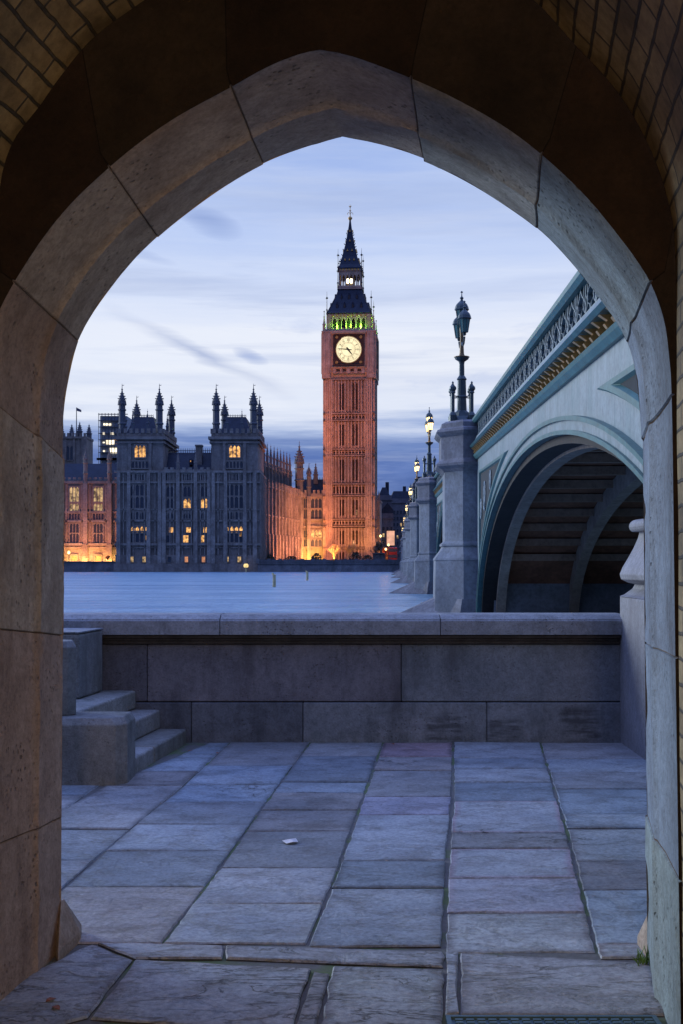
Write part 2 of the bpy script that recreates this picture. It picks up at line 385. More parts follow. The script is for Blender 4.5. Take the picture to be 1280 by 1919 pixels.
def pave_mat(riven=False):
    m, t, b = mat_base('riven_york_stone' if riven else 'york_stone')
    pos = t.new('ShaderNodeNewGeometry').outputs['Position']
    at = t.new('ShaderNodeAttribute'); at.attribute_name = 'tone'
    a = t.noise(pos, 1.1, 7, .65); f = t.noise(pos, 38, 6, .75); l = t.noise(pos, 3.2, 8, .7, mscale=(1.0, 1.5, 1), rot=(0, 0, R(18)), dist=.8)
    a2 = t.noise(pos, 4.3, 6, .7)
    c = t.mix(t.ramp(a, [(.35, (0, 0, 0)), (.65, (1, 1, 1))]), (.235, .26, .29, 1), (.385, .405, .43, 1))
    c = t.mix(t.math('MULTIPLY', t.ramp(a2, [(.47, (0, 0, 0)), (.66, (1, 1, 1))]), .55), c, (.16, .145, .14, 1))
    c = t.mix(1, c, at.outputs['Color'], 'MULTIPLY')
    c = t.mix(.8, c, t.ramp(f, [(.3, (.5, .5, .5)), (.6, (1.2, 1.2, 1.2))]), 'MULTIPLY')
    c = t.mix(.3, c, t.ramp(l, [(.35, (.5, .5, .5)), (.5, (1.05, 1.05, 1.05))]), 'MULTIPLY')
    vo = t.new('ShaderNodeTexVoronoi'); vo.inputs['Scale'].default_value = 7.5; t.link(pos, vo.inputs['Vector'])
    g = t.noise(pos, 3, 2, .5)
    spots = t.math('MULTIPLY', t.math('LESS_THAN', vo.outputs['Distance'], .07), t.math('GREATER_THAN', g, .5))
    c = t.mix(t.math('MULTIPLY', spots, .4), c, (.50, .52, .54, 1))
    ck = t.noise(pos, 2.1, 9, .62, mscale=(1.0, 3.0 if riven else 1.3, 1), rot=(0, 0, R(-12)), dist=.8); cm = t.noise(pos, 1.5 if riven else .8, 2, .5)
    line = t.math('SUBTRACT', 1.0, t.math('MULTIPLY', t.math('ABSOLUTE', t.math('SUBTRACT', ck, .5)), 60 if riven else 95), clamp=True)
    line = t.math('MULTIPLY', line, t.ramp(cm, [(.47 if riven else .6, (0, 0, 0)), (.56 if riven else .68, (1, 1, 1))]))
    c = t.mix(t.math('MULTIPLY', line, .75), c, (.05, .048, .05, 1))
    t.link(c, b.inputs['Base Color'])
    t.link(t.math('MULTIPLY_ADD', a, .3, .5), b.inputs['Roughness'])
    b.inputs['Specular IOR Level'].default_value = .35
    lr = t.ramp(l, [(.40, (0, 0, 0)), (.47, (.8, .8, .8)), (.55, (1, 1, 1))])
    step = t.ramp(ck, [(.485, (0, 0, 0)), (.515, (1, 1, 1))])
    h = t.math('ADD', t.math('MULTIPLY', f, .35), t.math('MULTIPLY', lr, .8))
    h = t.math('ADD', h, t.math('MULTIPLY', step, 1.6 if riven else .25))
    h = t.math('SUBTRACT', h, t.math('MULTIPLY', line, 1.0))
    h = t.math('ADD', h, t.math('MULTIPLY', a2, 1.5))
    bump(t, b, h, .8, .010)
    return m
M['pave'] = pave_mat()
def joint_mat():
    m, t, b = mat_base('joint_mortar')
    pos = t.new('ShaderNodeNewGeometry').outputs['Position']
    a = t.noise(pos, 2.0, 4, .6); f = t.noise(pos, 30, 5, .7)
    c = t.mix(f, (.055, .055, .055, 1), (.17, .168, .165, 1))
    c = t.mix(t.ramp(a, [(.49, (0, 0, 0)), (.58, (.8, .8, .8))]), c, (.075, .12, .035, 1))
    t.link(c, b.inputs['Base Color']); b.inputs['Roughness'].default_value = .95
    bump(t, b, f, .8, .01); return m
M['joint'] = joint_mat()
M['riven'] = pave_mat(True)
def water_mat():
    m, t, b = mat_base('river_water')
    pos = t.new('ShaderNodeNewGeometry').outputs['Position']
    wv = t.noise(pos, .12, 5, .65, mscale=(.35, 1.6, 1)); w2 = t.noise(pos, .9, 4, .6, mscale=(.4, 1.8, 1))
    wv = t.math('ADD', t.math('MULTIPLY', wv, .65), t.math('MULTIPLY', w2, .35))
    t.link(t.mix(t.ramp(wv, [(.38, (0, 0, 0)), (.62, (1, 1, 1))]), (.10, .215, .335, 1), (.31, .455, .55, 1)), b.inputs['Base Color'])  # pale and dark bands put silvery ripple sheen into the base colour
    b.inputs['Roughness'].default_value = .33; b.inputs['IOR'].default_value = 1.33
    a = t.noise(pos, .35, 5, .6, mscale=(.5, 1.4, 1)); c = t.noise(pos, 1.6, 3, .6, mscale=(.8, 1.3, 1)); l = t.noise(pos, .05, 3, .5, mscale=(.5, 1.6, 1))
    h = t.math('ADD', t.math('ADD', a, t.math('MULTIPLY', c, .35)), t.math('MULTIPLY', l, .8))
    bump(t, b, h, 1.0, 1.5); 
    return m
M['water'] = water_mat()
M['land'] = stone('far_ground', (.06, .065, .06, 1), (.10, .10, .09, 1), .1, .9, .2, .1, 1)
M['bed'] = stone('river_bed', (.05, .05, .045, 1), (.08, .075, .065, 1), .2, .9, .2, .1, 1)

# ================================================================== STRUCTURE: ground, river
mb = MB(); mb.box(-14, 2.85, -14, 11.25, -1.6, -.008)
struct(mb.build('walkway_ground', M['joint']))
mb = MB(); mb.box(-600, 600, 11.27, 262, -.9, -.3)
struct(mb.build('river_water', M['water']))
mb = MB(); mb.box(-1600, 1600, 256.2, 4200, -2, 1.4)
struct(mb.build('far_bank_ground', M['land']))

# pavement of york stone flags, traced from the photograph's joints and laid on the ground plane
def slab(mb, lay, pts, gap=.005, lift=0, tone=None, rough=1.0):
    c = sum((Vector(p) for p in pts), Vector((0, 0))) / len(pts)
    ring = []
    n = len(pts)
    for i in range(n):
        a, b_ = Vector(pts[i]), Vector(pts[(i + 1) % n])
        k = max(2, int((b_ - a).length / .06))
        for j in range(k):
            ring.append(a.lerp(b_, j / k))
    def inset(d, jit, z, zj=0):
        vs = []
        for p in ring:
            q = p - c; L = q.length
            # move towards the centre by an even distance on both axes
            q2 = Vector((q.x - math.copysign(min(d, abs(q.x) * .5), q.x), q.y - math.copysign(min(d, abs(q.y) * .5), q.y)))
            nz = noise.noise(Vector((p.x * 9, p.y * 9, 3.3))) + .6 * noise.noise(Vector((p.x * 30, p.y * 30, 1.3)))
            w = c + q2 * (1 + jit * nz * .008 / max(L, .1))
            vs.append(mb.v((w.x, w.y, z + tilt.x * q.x + tilt.y * q.y + zj * nz * .004)))
        return vs
    tilt = Vector((rnd.uniform(-.006, .006), rnd.uniform(-.006, .006)))
    z = lift + rnd.uniform(-.003, .003)
    r0 = inset(gap * .8, rough, -.014 - .01); r1 = inset(gap, rough, z - .007, 1); r2 = inset(gap + .006, rough, z)
    fs = []
    for a, b_ in ((r0, r1), (r1, r2)):
        m_ = len(a)
        for i in range(m_):
            fs.append(mb.f([a[i], a[(i + 1) % m_], b_[(i + 1) % m_], b_[i]]))
    r3 = inset(gap + .012 + rnd.uniform(.02, .05), rough * 3, z + .0008)
    m_ = len(r2); edge_f = []
    for i in range(m_): edge_f.append(mb.f([r2[i], r2[(i + 1) % m_], r3[(i + 1) % m_], r3[i]]))
    fs.append(mb.f(r3))
    if tone is None:
        k = rnd.uniform(.80, 1.02); w_ = rnd.uniform(-.05, .06); tone = (k * (1 + w_), k, k * (1 - w_ * .7), 1)
    wr = rnd.uniform(.74, .96); worn = (tone[0] * wr, tone[1] * wr, tone[2] * wr, 1); e2 = set(r2)
    for f in edge_f:
        if f:
            for lp in f.loops: lp[lay] = worn if lp.vert in e2 else tone
    side_dark = (tone[0] * .42, tone[1] * .42, tone[2] * .45, 1)  # dirty slab sides, also darkened as if shaded from the passage lamp
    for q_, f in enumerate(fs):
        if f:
            for lp in f.loops: lp[lay] = tone if q_ >= len(ring) else side_dark
mb = MB(); lay = mb.bm.loops.layers.color.new('tone')
lines = [(G(-120, 1770), G(60, 1545), G(190, 1475), G(350, 1408)),
         (G(115, 1665), G(270, 1530), G(345, 1470), G(430, 1391)),
         (G(300, 1772), G(400, 1640), G(500, 1500), G(580, 1391)),
         (G(575, 1768), G(640, 1610), G(690, 1470), G(718, 1391)),
         (G(832, 1782), G(840, 1600), G(850, 1490), G(850, 1391)),
         (G(1122, 1788), G(1065, 1560), G(1032, 1450), G(1015, 1395)),
         (G(1420, 1800), G(1300, 1560), G(1260, 1450), G(1240, 1395))]
def xat(line, D):
    # x of a joint line at depth D: straight fit through the traced points
    a, b_ = line[0], line[-1]
    pts = sorted(line, key=lambda p: p.y)
    if D <= pts[0].y: p, q = pts[0], pts[1]
    elif D >= pts[-1].y: p, q = pts[-2], pts[-1]
    else:
        for p, q in zip(pts, pts[1:]):
            if p.y <= D <= q.y: break
    return p.x + (q.x - p.x) * (D - p.y) / (q.y - p.y)
def Dy(y): return CAMZ * F / (y - HZ)
rows = [[1391, 1413, 1445, 1472, 1553, 1612, 1690, 1768],
        [1391, 1435, 1470, 1503, 1545, 1594, 1660, 1768],
        [1391, 1416, 1465, 1485, 1517, 1557, 1625, 1694, 1768],
        [1391, 1418, 1443, 1493, 1527, 1612, 1664, 1776],
        [1391, 1420, 1440, 1465, 1501, 1560, 1590, 1645, 1710, 1785],
        [1391, 1422, 1447, 1478, 1525, 1552, 1613, 1668, 1768, 1796]]
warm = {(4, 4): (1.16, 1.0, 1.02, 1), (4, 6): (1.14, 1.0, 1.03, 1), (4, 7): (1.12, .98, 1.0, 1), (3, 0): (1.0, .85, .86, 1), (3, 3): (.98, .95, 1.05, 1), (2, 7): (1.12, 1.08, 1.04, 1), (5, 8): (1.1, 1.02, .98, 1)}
for ci, ys in enumerate(rows):
    for k, (ya, yb) in enumerate(zip(ys, ys[1:])):
        Da, Db = Dy(ya), Dy(yb)
        sk = rnd.uniform(-.012, .012)
        pts = [(xat(lines[ci], Db), Db), (xat(lines[ci + 1], Db), Db + sk), (xat(lines[ci + 1], Da), Da), (xat(lines[ci], Da), Da)]
        wj = .006 if ci not in (3, 4) else .011
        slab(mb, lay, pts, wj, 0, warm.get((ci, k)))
# left part behind the stairs' flank and further left along the walk
for j in range(4):
    for k in range(7):
        x1 = -1.75 - j * .75 - .02; y0 = 5.2 + k * .62 + (j % 2) * .2
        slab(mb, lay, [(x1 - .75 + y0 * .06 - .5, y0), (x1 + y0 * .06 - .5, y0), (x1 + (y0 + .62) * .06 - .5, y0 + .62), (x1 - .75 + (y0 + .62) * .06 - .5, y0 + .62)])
# threshold stones under the archway
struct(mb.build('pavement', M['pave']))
mb = MB(); lay = mb.bm.loops.layers.color.new('tone')
TH = [[(-140, 1905), (178, 1770), (247, 1800), (165, 1907), (-150, 1990)],
      [(180, 1768), (420, 1772), (418, 1797), (252, 1798)],
      [(420, 1772), (834, 1783), (834, 1812), (640, 1806), (420, 1797)],
      [(252, 1800), (582, 1818), (545, 1935), (165, 1909)],
      [(586, 1822), (618, 1826), (590, 1935), (549, 1935)],
      [(622, 1812), (834, 1818), (830, 1935), (594, 1935)],
      [(838, 1783), (861, 1784), (858, 1902), (834, 1902)],
      [(864, 1786), (1124, 1800), (1225, 1806), (1262, 1902), (861, 1901)]]
for i, p in enumerate(TH):
    k = (1.05, .98, .98, 1.02, .85, 1.0, 1.05, .98)[i]
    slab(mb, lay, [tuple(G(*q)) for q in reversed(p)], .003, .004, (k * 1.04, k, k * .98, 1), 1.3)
for k in range(9):                                  # floor of the passage behind the viewer
    y1 = 4.02 - k * .7
    for j in range(3):
        x0 = -1.32 + j * .8 - (4.05 - y1) * .16
        if k == 0 and j == 2: continue
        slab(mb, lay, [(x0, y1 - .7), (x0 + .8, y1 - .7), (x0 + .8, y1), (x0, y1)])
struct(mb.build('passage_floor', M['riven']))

# ================================================================== ARCHWAY the viewer stands in
FARP = [(112, 1790), (113, 1500), (115, 1200), (117, 860), (118, 790)], \
       [(118, 790), (124, 735), (143, 650), (170, 595), (210, 538), (250, 489), (295, 445), (350, 400), (420, 350), (497, 306), (570, 278), (643, 257)], \
       [(643, 257), (720, 274), (788, 296), (860, 329), (930, 370), (1008, 425), (1060, 476), (1110, 536), (1150, 590), (1178, 642), (1194, 705), (1202, 790)], \
       [(1202, 790), (1204, 850), (1207, 1200), (1211, 1500), (1216, 1800)]
NEARP = [(-22, 1905), (-20, 1500), (-18, 1200), (-16, 840), (-14, 690)], \
        [(-14, 690), (-10, 610), (4, 572), (34, 518), (82, 445), (130, 386), (180, 337), (250, 277), (330, 221), (430, 166), (500, 127), (560, 103), (597, 95)], \
        [(597, 95), (660, 107), (770, 148), (860, 190), (950, 242), (1025, 300), (1100, 372), (1160, 445), (1200, 500), (1226, 548), (1246, 612), (1256, 700)], \
        [(1256, 700), (1259, 815), (1264, 1200), (1270, 1600), (1276, 2000)]
VP = [(-6, 1905), (-6, 1500), (-6, 1200), (-6, 840), (-4, 560)], \
     [(-4, 560), (0, 410), (5, 330), (28, 262), (75, 200), (110, 150), (172, 75), (250, 15), (340, -45), (440, -92), (540, -122), (628, -132)], \
     [(628, -132), (720, -122), (820, -92), (910, -50), (1000, 0), (1080, 85), (1140, 150), (1190, 222), (1232, 310), (1258, 400), (1266, 480), (1268, 560)], \
     [(1268, 560), (1270, 815), (1273, 1200), (1278, 1600), (1284, 2000)]
def plane_pt(px, py, D0, k):         # unproject on the vertical plane D = D0 + k X
    q = (px - 640) / F; D = D0 / (1 - k * q); return Vector((q * D, D, PZ(py, D)))
def resample(seg, us):
    P = [Vector(p) for p in seg]; L = [0]
    for a, b_ in zip(P, P[1:]): L.append(L[-1] + (b_ - a).length)
    out_ = []
    for u in us:
        d = u * L[-1]; i = 0
        while i < len(P) - 2 and L[i + 1] < d: i += 1
        t_ = (d - L[i]) / max(L[i + 1] - L[i], 1e-6)
        p0 = P[max(i - 1, 0)]; p1 = P[i]; p2 = P[i + 1]; p3 = P[min(i + 2, len(P) - 1)]
        tt = t_ * t_; t3 = tt * t_
        out_.append(.5 * ((2 * p1) + (p2 - p0) * t_ + (2 * p0 - 5 * p1 + 4 * p2 - p3) * tt + (3 * p1 - p0 - 3 * p2 + p3) * t3))
    return out_
JOINTS = [(.26, .60, .93), (.19, .50, .80), (.19, .487, .817), (.05, .41, .73)]
us, flags, stone_id = [], [], []
sid = 0
for si in range(4):
    base = [i / 44 for i in range(44)] + ([1.0] if si == 3 else [])
    ev = [(u, 0) for u in base if all(abs(u - j) > .009 for j in JOINTS[si])]
    d = (.0012, .0019, .0019, .0012)[si]
    for j in JOINTS[si]: ev += [(j - d * 1.7, 0), (j - d * .6, 1), (j + d * .6, 2), (j + d * 1.7, 0)]
    ev.sort()
    for u, fl in ev:
        us.append((si, u)); flags.append(1 if fl else 0)
        if fl == 2: sid += 1
        stone_id.append(sid)
def curve(prof, D0, k):
    res = []
    for si in range(4):
        sel = [u for s_, u in us if s_ == si]
        res += [plane_pt(p.x, p.y, D0, k) for p in resample(prof[si], sel)]
    for p in res: p.z = max(p.z, -.05)
    return res
FC = curve(FARP, 4.93, -.0625); NC = curve(NEARP, 4.05, -.193); VC = curve(VP, 4.05, -.193)
soff = [rnd.uniform(-.006, .006) for _ in range(sid + 2)]
cen = Vector((-.02, 0, 1.75))
def outward(p):
    q = Vector((p.x - cen.x, 0, p.z - cen.z))
    if p.z < 2.2: q.z *= max(0, (p.z - 1.5)) * .6
    return q.normalized()
arch = thing('stone_archway', 'pointed stone arch framing the view, end of a dark brick vaulted passage', 'archway', (0, 0, 0))
rows_ = []
COLS = [(0, .0), (.10, .002), (.2, .006), (.32, .012), (.42, .018), (.445, .008), (.50, .004), (.62, 0), (.74, 0), (.87, 0), (.97, 0)]
for i in range(len(us)):
    r = []
    for t_, inn in COLS:
        p = FC[i].lerp(NC[i], t_)
        o_ = outward(p)
        dd = soff[stone_id[i]] - inn
        if flags[i]: dd += .007
        dd += .005 * noise.noise(p * 5) + .003 * noise.noise(p * 17)
        if t_ in (0, .97): dd += .022 * max(0, noise.noise(p * 11) - .22)
        r.append(p + o_ * dd)
    # rounded arris, then the inner wall face
    p = NC[i]; o_ = outward(p); ax = Vector((-.14, -.99, 0))
    r.append(p + o_ * (.004 + (.01 if flags[i] else 0)) + ax * -.003)
    rows_.append(r)
mb = MB()
lay = mb.bm.loops.layers.color.new('tone')
# random stone tones, plus light put into the colour: lamp-brown left, sky-blue right
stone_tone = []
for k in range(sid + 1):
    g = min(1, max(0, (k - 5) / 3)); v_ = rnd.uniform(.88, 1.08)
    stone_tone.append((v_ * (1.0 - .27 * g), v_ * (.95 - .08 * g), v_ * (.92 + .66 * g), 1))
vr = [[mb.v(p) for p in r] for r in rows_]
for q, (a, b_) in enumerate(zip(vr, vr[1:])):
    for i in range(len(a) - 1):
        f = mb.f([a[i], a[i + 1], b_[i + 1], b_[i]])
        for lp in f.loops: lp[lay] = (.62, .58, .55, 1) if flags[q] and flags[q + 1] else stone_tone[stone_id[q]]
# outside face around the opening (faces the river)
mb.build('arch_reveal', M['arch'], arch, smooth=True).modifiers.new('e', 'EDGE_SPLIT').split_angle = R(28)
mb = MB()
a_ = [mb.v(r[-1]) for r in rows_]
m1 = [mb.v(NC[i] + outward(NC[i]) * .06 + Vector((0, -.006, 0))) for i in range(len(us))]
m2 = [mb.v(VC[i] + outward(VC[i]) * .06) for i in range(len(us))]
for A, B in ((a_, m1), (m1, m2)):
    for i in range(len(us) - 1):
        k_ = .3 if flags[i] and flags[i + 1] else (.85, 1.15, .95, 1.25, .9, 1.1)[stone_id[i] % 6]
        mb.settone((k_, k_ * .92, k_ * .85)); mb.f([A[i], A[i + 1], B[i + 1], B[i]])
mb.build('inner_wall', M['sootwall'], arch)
# brick barrel vault running back past the viewer
mb = MB(); uvl = mb.bm.loops.layers.uv.new('UVMap')
AX = Vector((-.145, -.989, 0)); NS = 10; LEN = 11.5
arc = [0]
for p, q in zip(VC, VC[1:]): arc.append(arc[-1] + (q - p).length)
gr = [[mb.v(p + AX * (LEN * k / NS) + outward(p) * (.0 + .004 * noise.noise(p * 3 + AX * k))) for k in range(NS + 1)] for p in VC]
for i in range(len(VC) - 1):
    for k in range(NS):
        f = mb.f([gr[i][k], gr[i][k + 1], gr[i + 1][k + 1], gr[i + 1][k]])
        if f:
            for lp, (ii, kk) in zip(f.loops, ((i, k), (i, k + 1), (i + 1, k + 1), (i + 1, k))):
                lp[uvl].uv = (LEN * kk / NS, arc[ii])
            f.smooth = True
mb.build('brick_vault', M['brick'], arch)
# unseen outer wall with the opening in it, added to block light
mb = MB()
edge = []
for i in range(len(us)):
    p = FC[i]; o_ = outward(p)
    edge.append(p + o_ * (soff[stone_id[i]]) + Vector((0, .004, 0)))
def outer_pt(p):
    d = p - cen; X0, X1, Z1 = -7.5, 2.35, 6.2
    if p.z < 2.2: return Vector((X0 if d.x < 0 else X1, 4.93 - .0625 * (X0 if d.x < 0 else X1) + .004, p.z))
    k = 50
    if d.x < -1e-4: k = min(k, (X0 - cen.x) / d.x)
    if d.x > 1e-4: k = min(k, (X1 - cen.x) / d.x)
    if d.z > 1e-4: k = min(k, (Z1 - cen.z) / d.z)
    q = cen + d * k; return Vector((q.x, 4.93 - .0625 * q.x + .004, q.z))
ea = [mb.v(p) for p in edge]; eb = [mb.v(outer_pt(p)) for p in edge]
for i in range(len(us) - 1): mb.f([ea[i], ea[i + 1], eb[i + 1], eb[i]])
mb.build('outer_wall', M['archo'], arch)
mb = MB(); mb.box(-7.5, 2.35, -7.2, 4.72, 6.2, 6.5); mb.box(-7.8, -7.5, -7.2, 5.4, 0, 6.5)  # unseen lid and side wall, added to block light
mb.build('approach_roof', M['sootstone'], arch)
# broken stop stones at the feet of the jambs
for nm, pts in (('jamb_stop', [G(100, 1782), G(152, 1748), G(150, 1762), G(108, 1800)]), ('jamb_stop', [G(1195, 1770), G(1215, 1800), G(1225, 1790), G(1216, 1760)])):
    mb = MB(); c = sum(pts, Vector((0, 0))) / 4
    top = Vector((-1.165 if c.x < 0 else 1.25, 5.0 if c.x < 0 else 4.9))
    hh = .20 if c.x < 0 else .16
    mb.loft([[(p.x, p.y, -.02) for p in pts], [(p.x, p.y, .035) for p in pts], [tuple(top.lerp(p, .12)) + (hh,) for p in pts]])
    mb.build(nm, M['archo'], arch, bevel=.006)

pl_ = bpy.data.objects.new('bulkhead_lamp', None)
bpy.data.objects.remove(pl_)
mb = MB(); mb.tube((.38, -1.6, 2.55), (.27, -1.6, 2.55), .10, .085, 14); bh = mb.build('bulkhead_lamp', M['blk'], arch)
mb = MB(); mb.tube((.269, -1.6, 2.55), (.21, -1.6, 2.55), .08, .05, 14); mb.build('lamp_glass', M['lamplit'], bh)
lamp('passage_light', 'POINT', (.08, -1.6, 2.5), 340, (1, .72, .47), arch, shadow_soft_size=.12)

# ================================================================== river parapet of the walk
PD = 10.8
par = thing('embankment_parapet', 'long low dark granite parapet wall between the flagstones and the river', 'parapet wall', (0, PD, 0))
XL, XR = -9.0, 2.56
def par_course(name, z0, z1, y0, y1, joints, mat, bev=.008):
    xs = [XL] + [PX(j, PD) for j in joints] + [XR]
    mb = MB(); g = .0025
    for a, b_ in zip(xs, xs[1:]):
        j = rnd.uniform(-.004, .004); k_ = rnd.uniform(.72, 1.15); mb.settone((k_ * rnd.uniform(.96, 1.06), k_, k_ * rnd.uniform(.96, 1.06)))
        mb.box(a + g, b_ - g, y0 + j, y1, z0 + .003, z1 - .003)
    return mb.build(name, mat, par, bevel=bev)
mb = MB(); mb.box(XL, XR, .03, .5, -1.5, 1.09); mb.build('core', M['sootstone'], par)
par_course('base_course', -.02, .352, -.022, .3, (-300, -60, 130, 358, 567, 913), M['parapet'])
par_course('upper_course', .355, .872, 0, .3, (-200, 275, 753), M['parapet'])
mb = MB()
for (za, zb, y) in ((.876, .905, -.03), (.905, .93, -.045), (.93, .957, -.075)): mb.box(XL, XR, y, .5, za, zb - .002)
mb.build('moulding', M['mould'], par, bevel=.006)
xs = [XL, PX(-150, PD), PX(413, PD), PX(825, PD), XR]
mb = MB()
for a, b_ in zip(xs, xs[1:]):
    prof = [(-.10, .96), (-.10, 1.085), (-.085, 1.092), (-.085, 1.10), (.02, 1.137), (.42, 1.137), (.56, 1.09), (.56, .96)]
    j = rnd.uniform(-.004, .004)
    mb.loft([[(x, y + j, z) for y, z in prof] for x in (a + .003, b_ - .003)])
mb.build('coping', M['coping'], par, bevel=.006)

# ================================================================== stairs on the left
def gx(px, py, z):                    # X, D of a pixel lying at height z
    D = (CAMZ - z) * F / (py - HZ); return Vector(((px - 640) * D / F, D))
sa = math.atan2(-1.364 + 1.59, 10.76 - 8.98)
st_o = thing('stone_steps', 'flight of three worn stone steps rising left beside the parapet', 'steps', (-1.38, 10.74, 0), -sa)
# local: y<0 towards the viewer, x<0 up the steps
hts = [.118, .292, .46]
x = 0.0
trd = [0, -.245, -.47]
for i, h in enumerate(hts):
    mb = MB(); cut = (-1.02, -.7, -1.25)[i]
    for ya_, yb_ in ((-1.95, cut - .002), (cut + .002, 0)):
        k_ = rnd.uniform(.85, 1.1); mb.settone((k_, k_, k_ * .98)); mb.box(-3.0, trd[i] + rnd.uniform(-.006, .004), ya_, yb_, (-.05 if i == 0 else hts[i - 1] + .002), h + rnd.uniform(-.004, .002))
    mb.build('step', M['step'], st_o, bevel=.02, seg=3)
blk = thing('blocking_wall', 'tall grey stone block closing the top of the steps against the parapet', 'stone block', (-2.12, 10.68, .462), -sa)
mb = MB(); mb.box(-2.0, 0, -.62, 0, 0, .545); mb.build('block', M['stepb'], blk, bevel=.02)
mb = MB(); mb.box(-2.0, .003, -.623, .0, .548, .562); mb.build('capping', M['coping'], blk, bevel=.004)
lowb = thing('flank_block', 'low granite block with rounded top edge at the foot of the steps', 'stone block', (-1.56, 8.68, 0), 0)
mb = MB()
pl = [(-1.6, 0), (-.075, 0), (.0, .08), (.0, .42), (-1.6, .42)]
mb.loft([[(x_, y_, z) for x_, y_ in pl] for z in (-.05, .43)] + [[(x_ - .035 * (x_ > -1), y_ + .035 * (y_ < .2), .478) for x_, y_ in pl]])
mb.build('block', M['stepb'], lowb, bevel=.008)
upb = thing('flank_pedestal', 'upright granite block standing on the low block beside the steps', 'stone block', (-1.965, 8.84, .478), 0)
mb = MB()
pl = [(-1.2, 0), (-.05, 0), (.0, .06), (-.04, .24), (-1.2, .24)]
mb.loft([[(x_, y_, z) for x_, y_ in pl] for z in (.0, .50)] + [[(x_ - .03 * (x_ > -1), y_ + .03 * (y_ < .1), .545) for x_, y_ in pl]])
mb.build('block', M['stepb'], upb, bevel=.008)

# ================================================================== scrolled newel at the right end of the parapet
nw = thing('scrolled_newel', 'pale granite end pier with a swept scroll cap beside the bridge', 'stone pier', (2.50, 9.78, 0))
mb = MB(); mb.prism([(-.03, .0), (.9, -.05), (.9, 1.02), (.0, 1.02)], -.05, 1.30)
mb.build('post', M['newel'], nw, bevel=.012)
mb = MB()
prof = [(-.02, 1.302), (.03, 1.32), (.10, 1.37), (.125, 1.41), (.06, 1.425), (.0, 1.455), (-.012, 1.50), (.012, 1.56), (.06, 1.64), (.11, 1.73), (.15, 1.82), (.165, 1.875)]
pc = [(.165 + .075 * math.cos(a) - .02, 1.925 + .062 * math.sin(a)) for a in [R(d) for d in range(230, 20, -22)]]
prof = prof + pc + [(.34, 1.90), (.9, 1.90), (.9, 1.302)]
mb.loft([[(x_, y_, z) for x_, z in prof] for y_ in (.04, .98)])
mb.build('scroll_cap', M['newel'], nw, bevel=.008)

# ================================================================== THE BRIDGE
TH_B = math.atan(.0425)
br = thing('iron_arch_bridge', 'blue green iron arch bridge on granite piers crossing the river at right', 'bridge', (2.71, 0, 0), -TH_B)
def T(t): return CAMZ + 5.85 - 1.22e-4 * (t - 135) ** 2
PIERS = [40, 75, 113, 152.5, 191, 226]
WID = 22.0
WL = -.3
spans = [(9.4, 37.0, 40)]
for a, b_ in zip(PIERS, PIERS[1:] + [259]): spans.append((a + 2.3, b_ - 2.3, b_))
def strip(mb, t0, t1, n, prof):           # sweep (s,dz) profile along the deck curve
    rings = []
    for i in range(n + 1):
        t = t0 + (t1 - t0) * i / n; z = T(t)
        rings.append([(s_, t, z + dz) for s_, dz in prof])
    mb.loft(rings)
bounds = [(-6, 38.45)] + [(a + 1.55, b_ - 1.55) for a, b_ in zip(PIERS, PIERS[1:] + [262])]
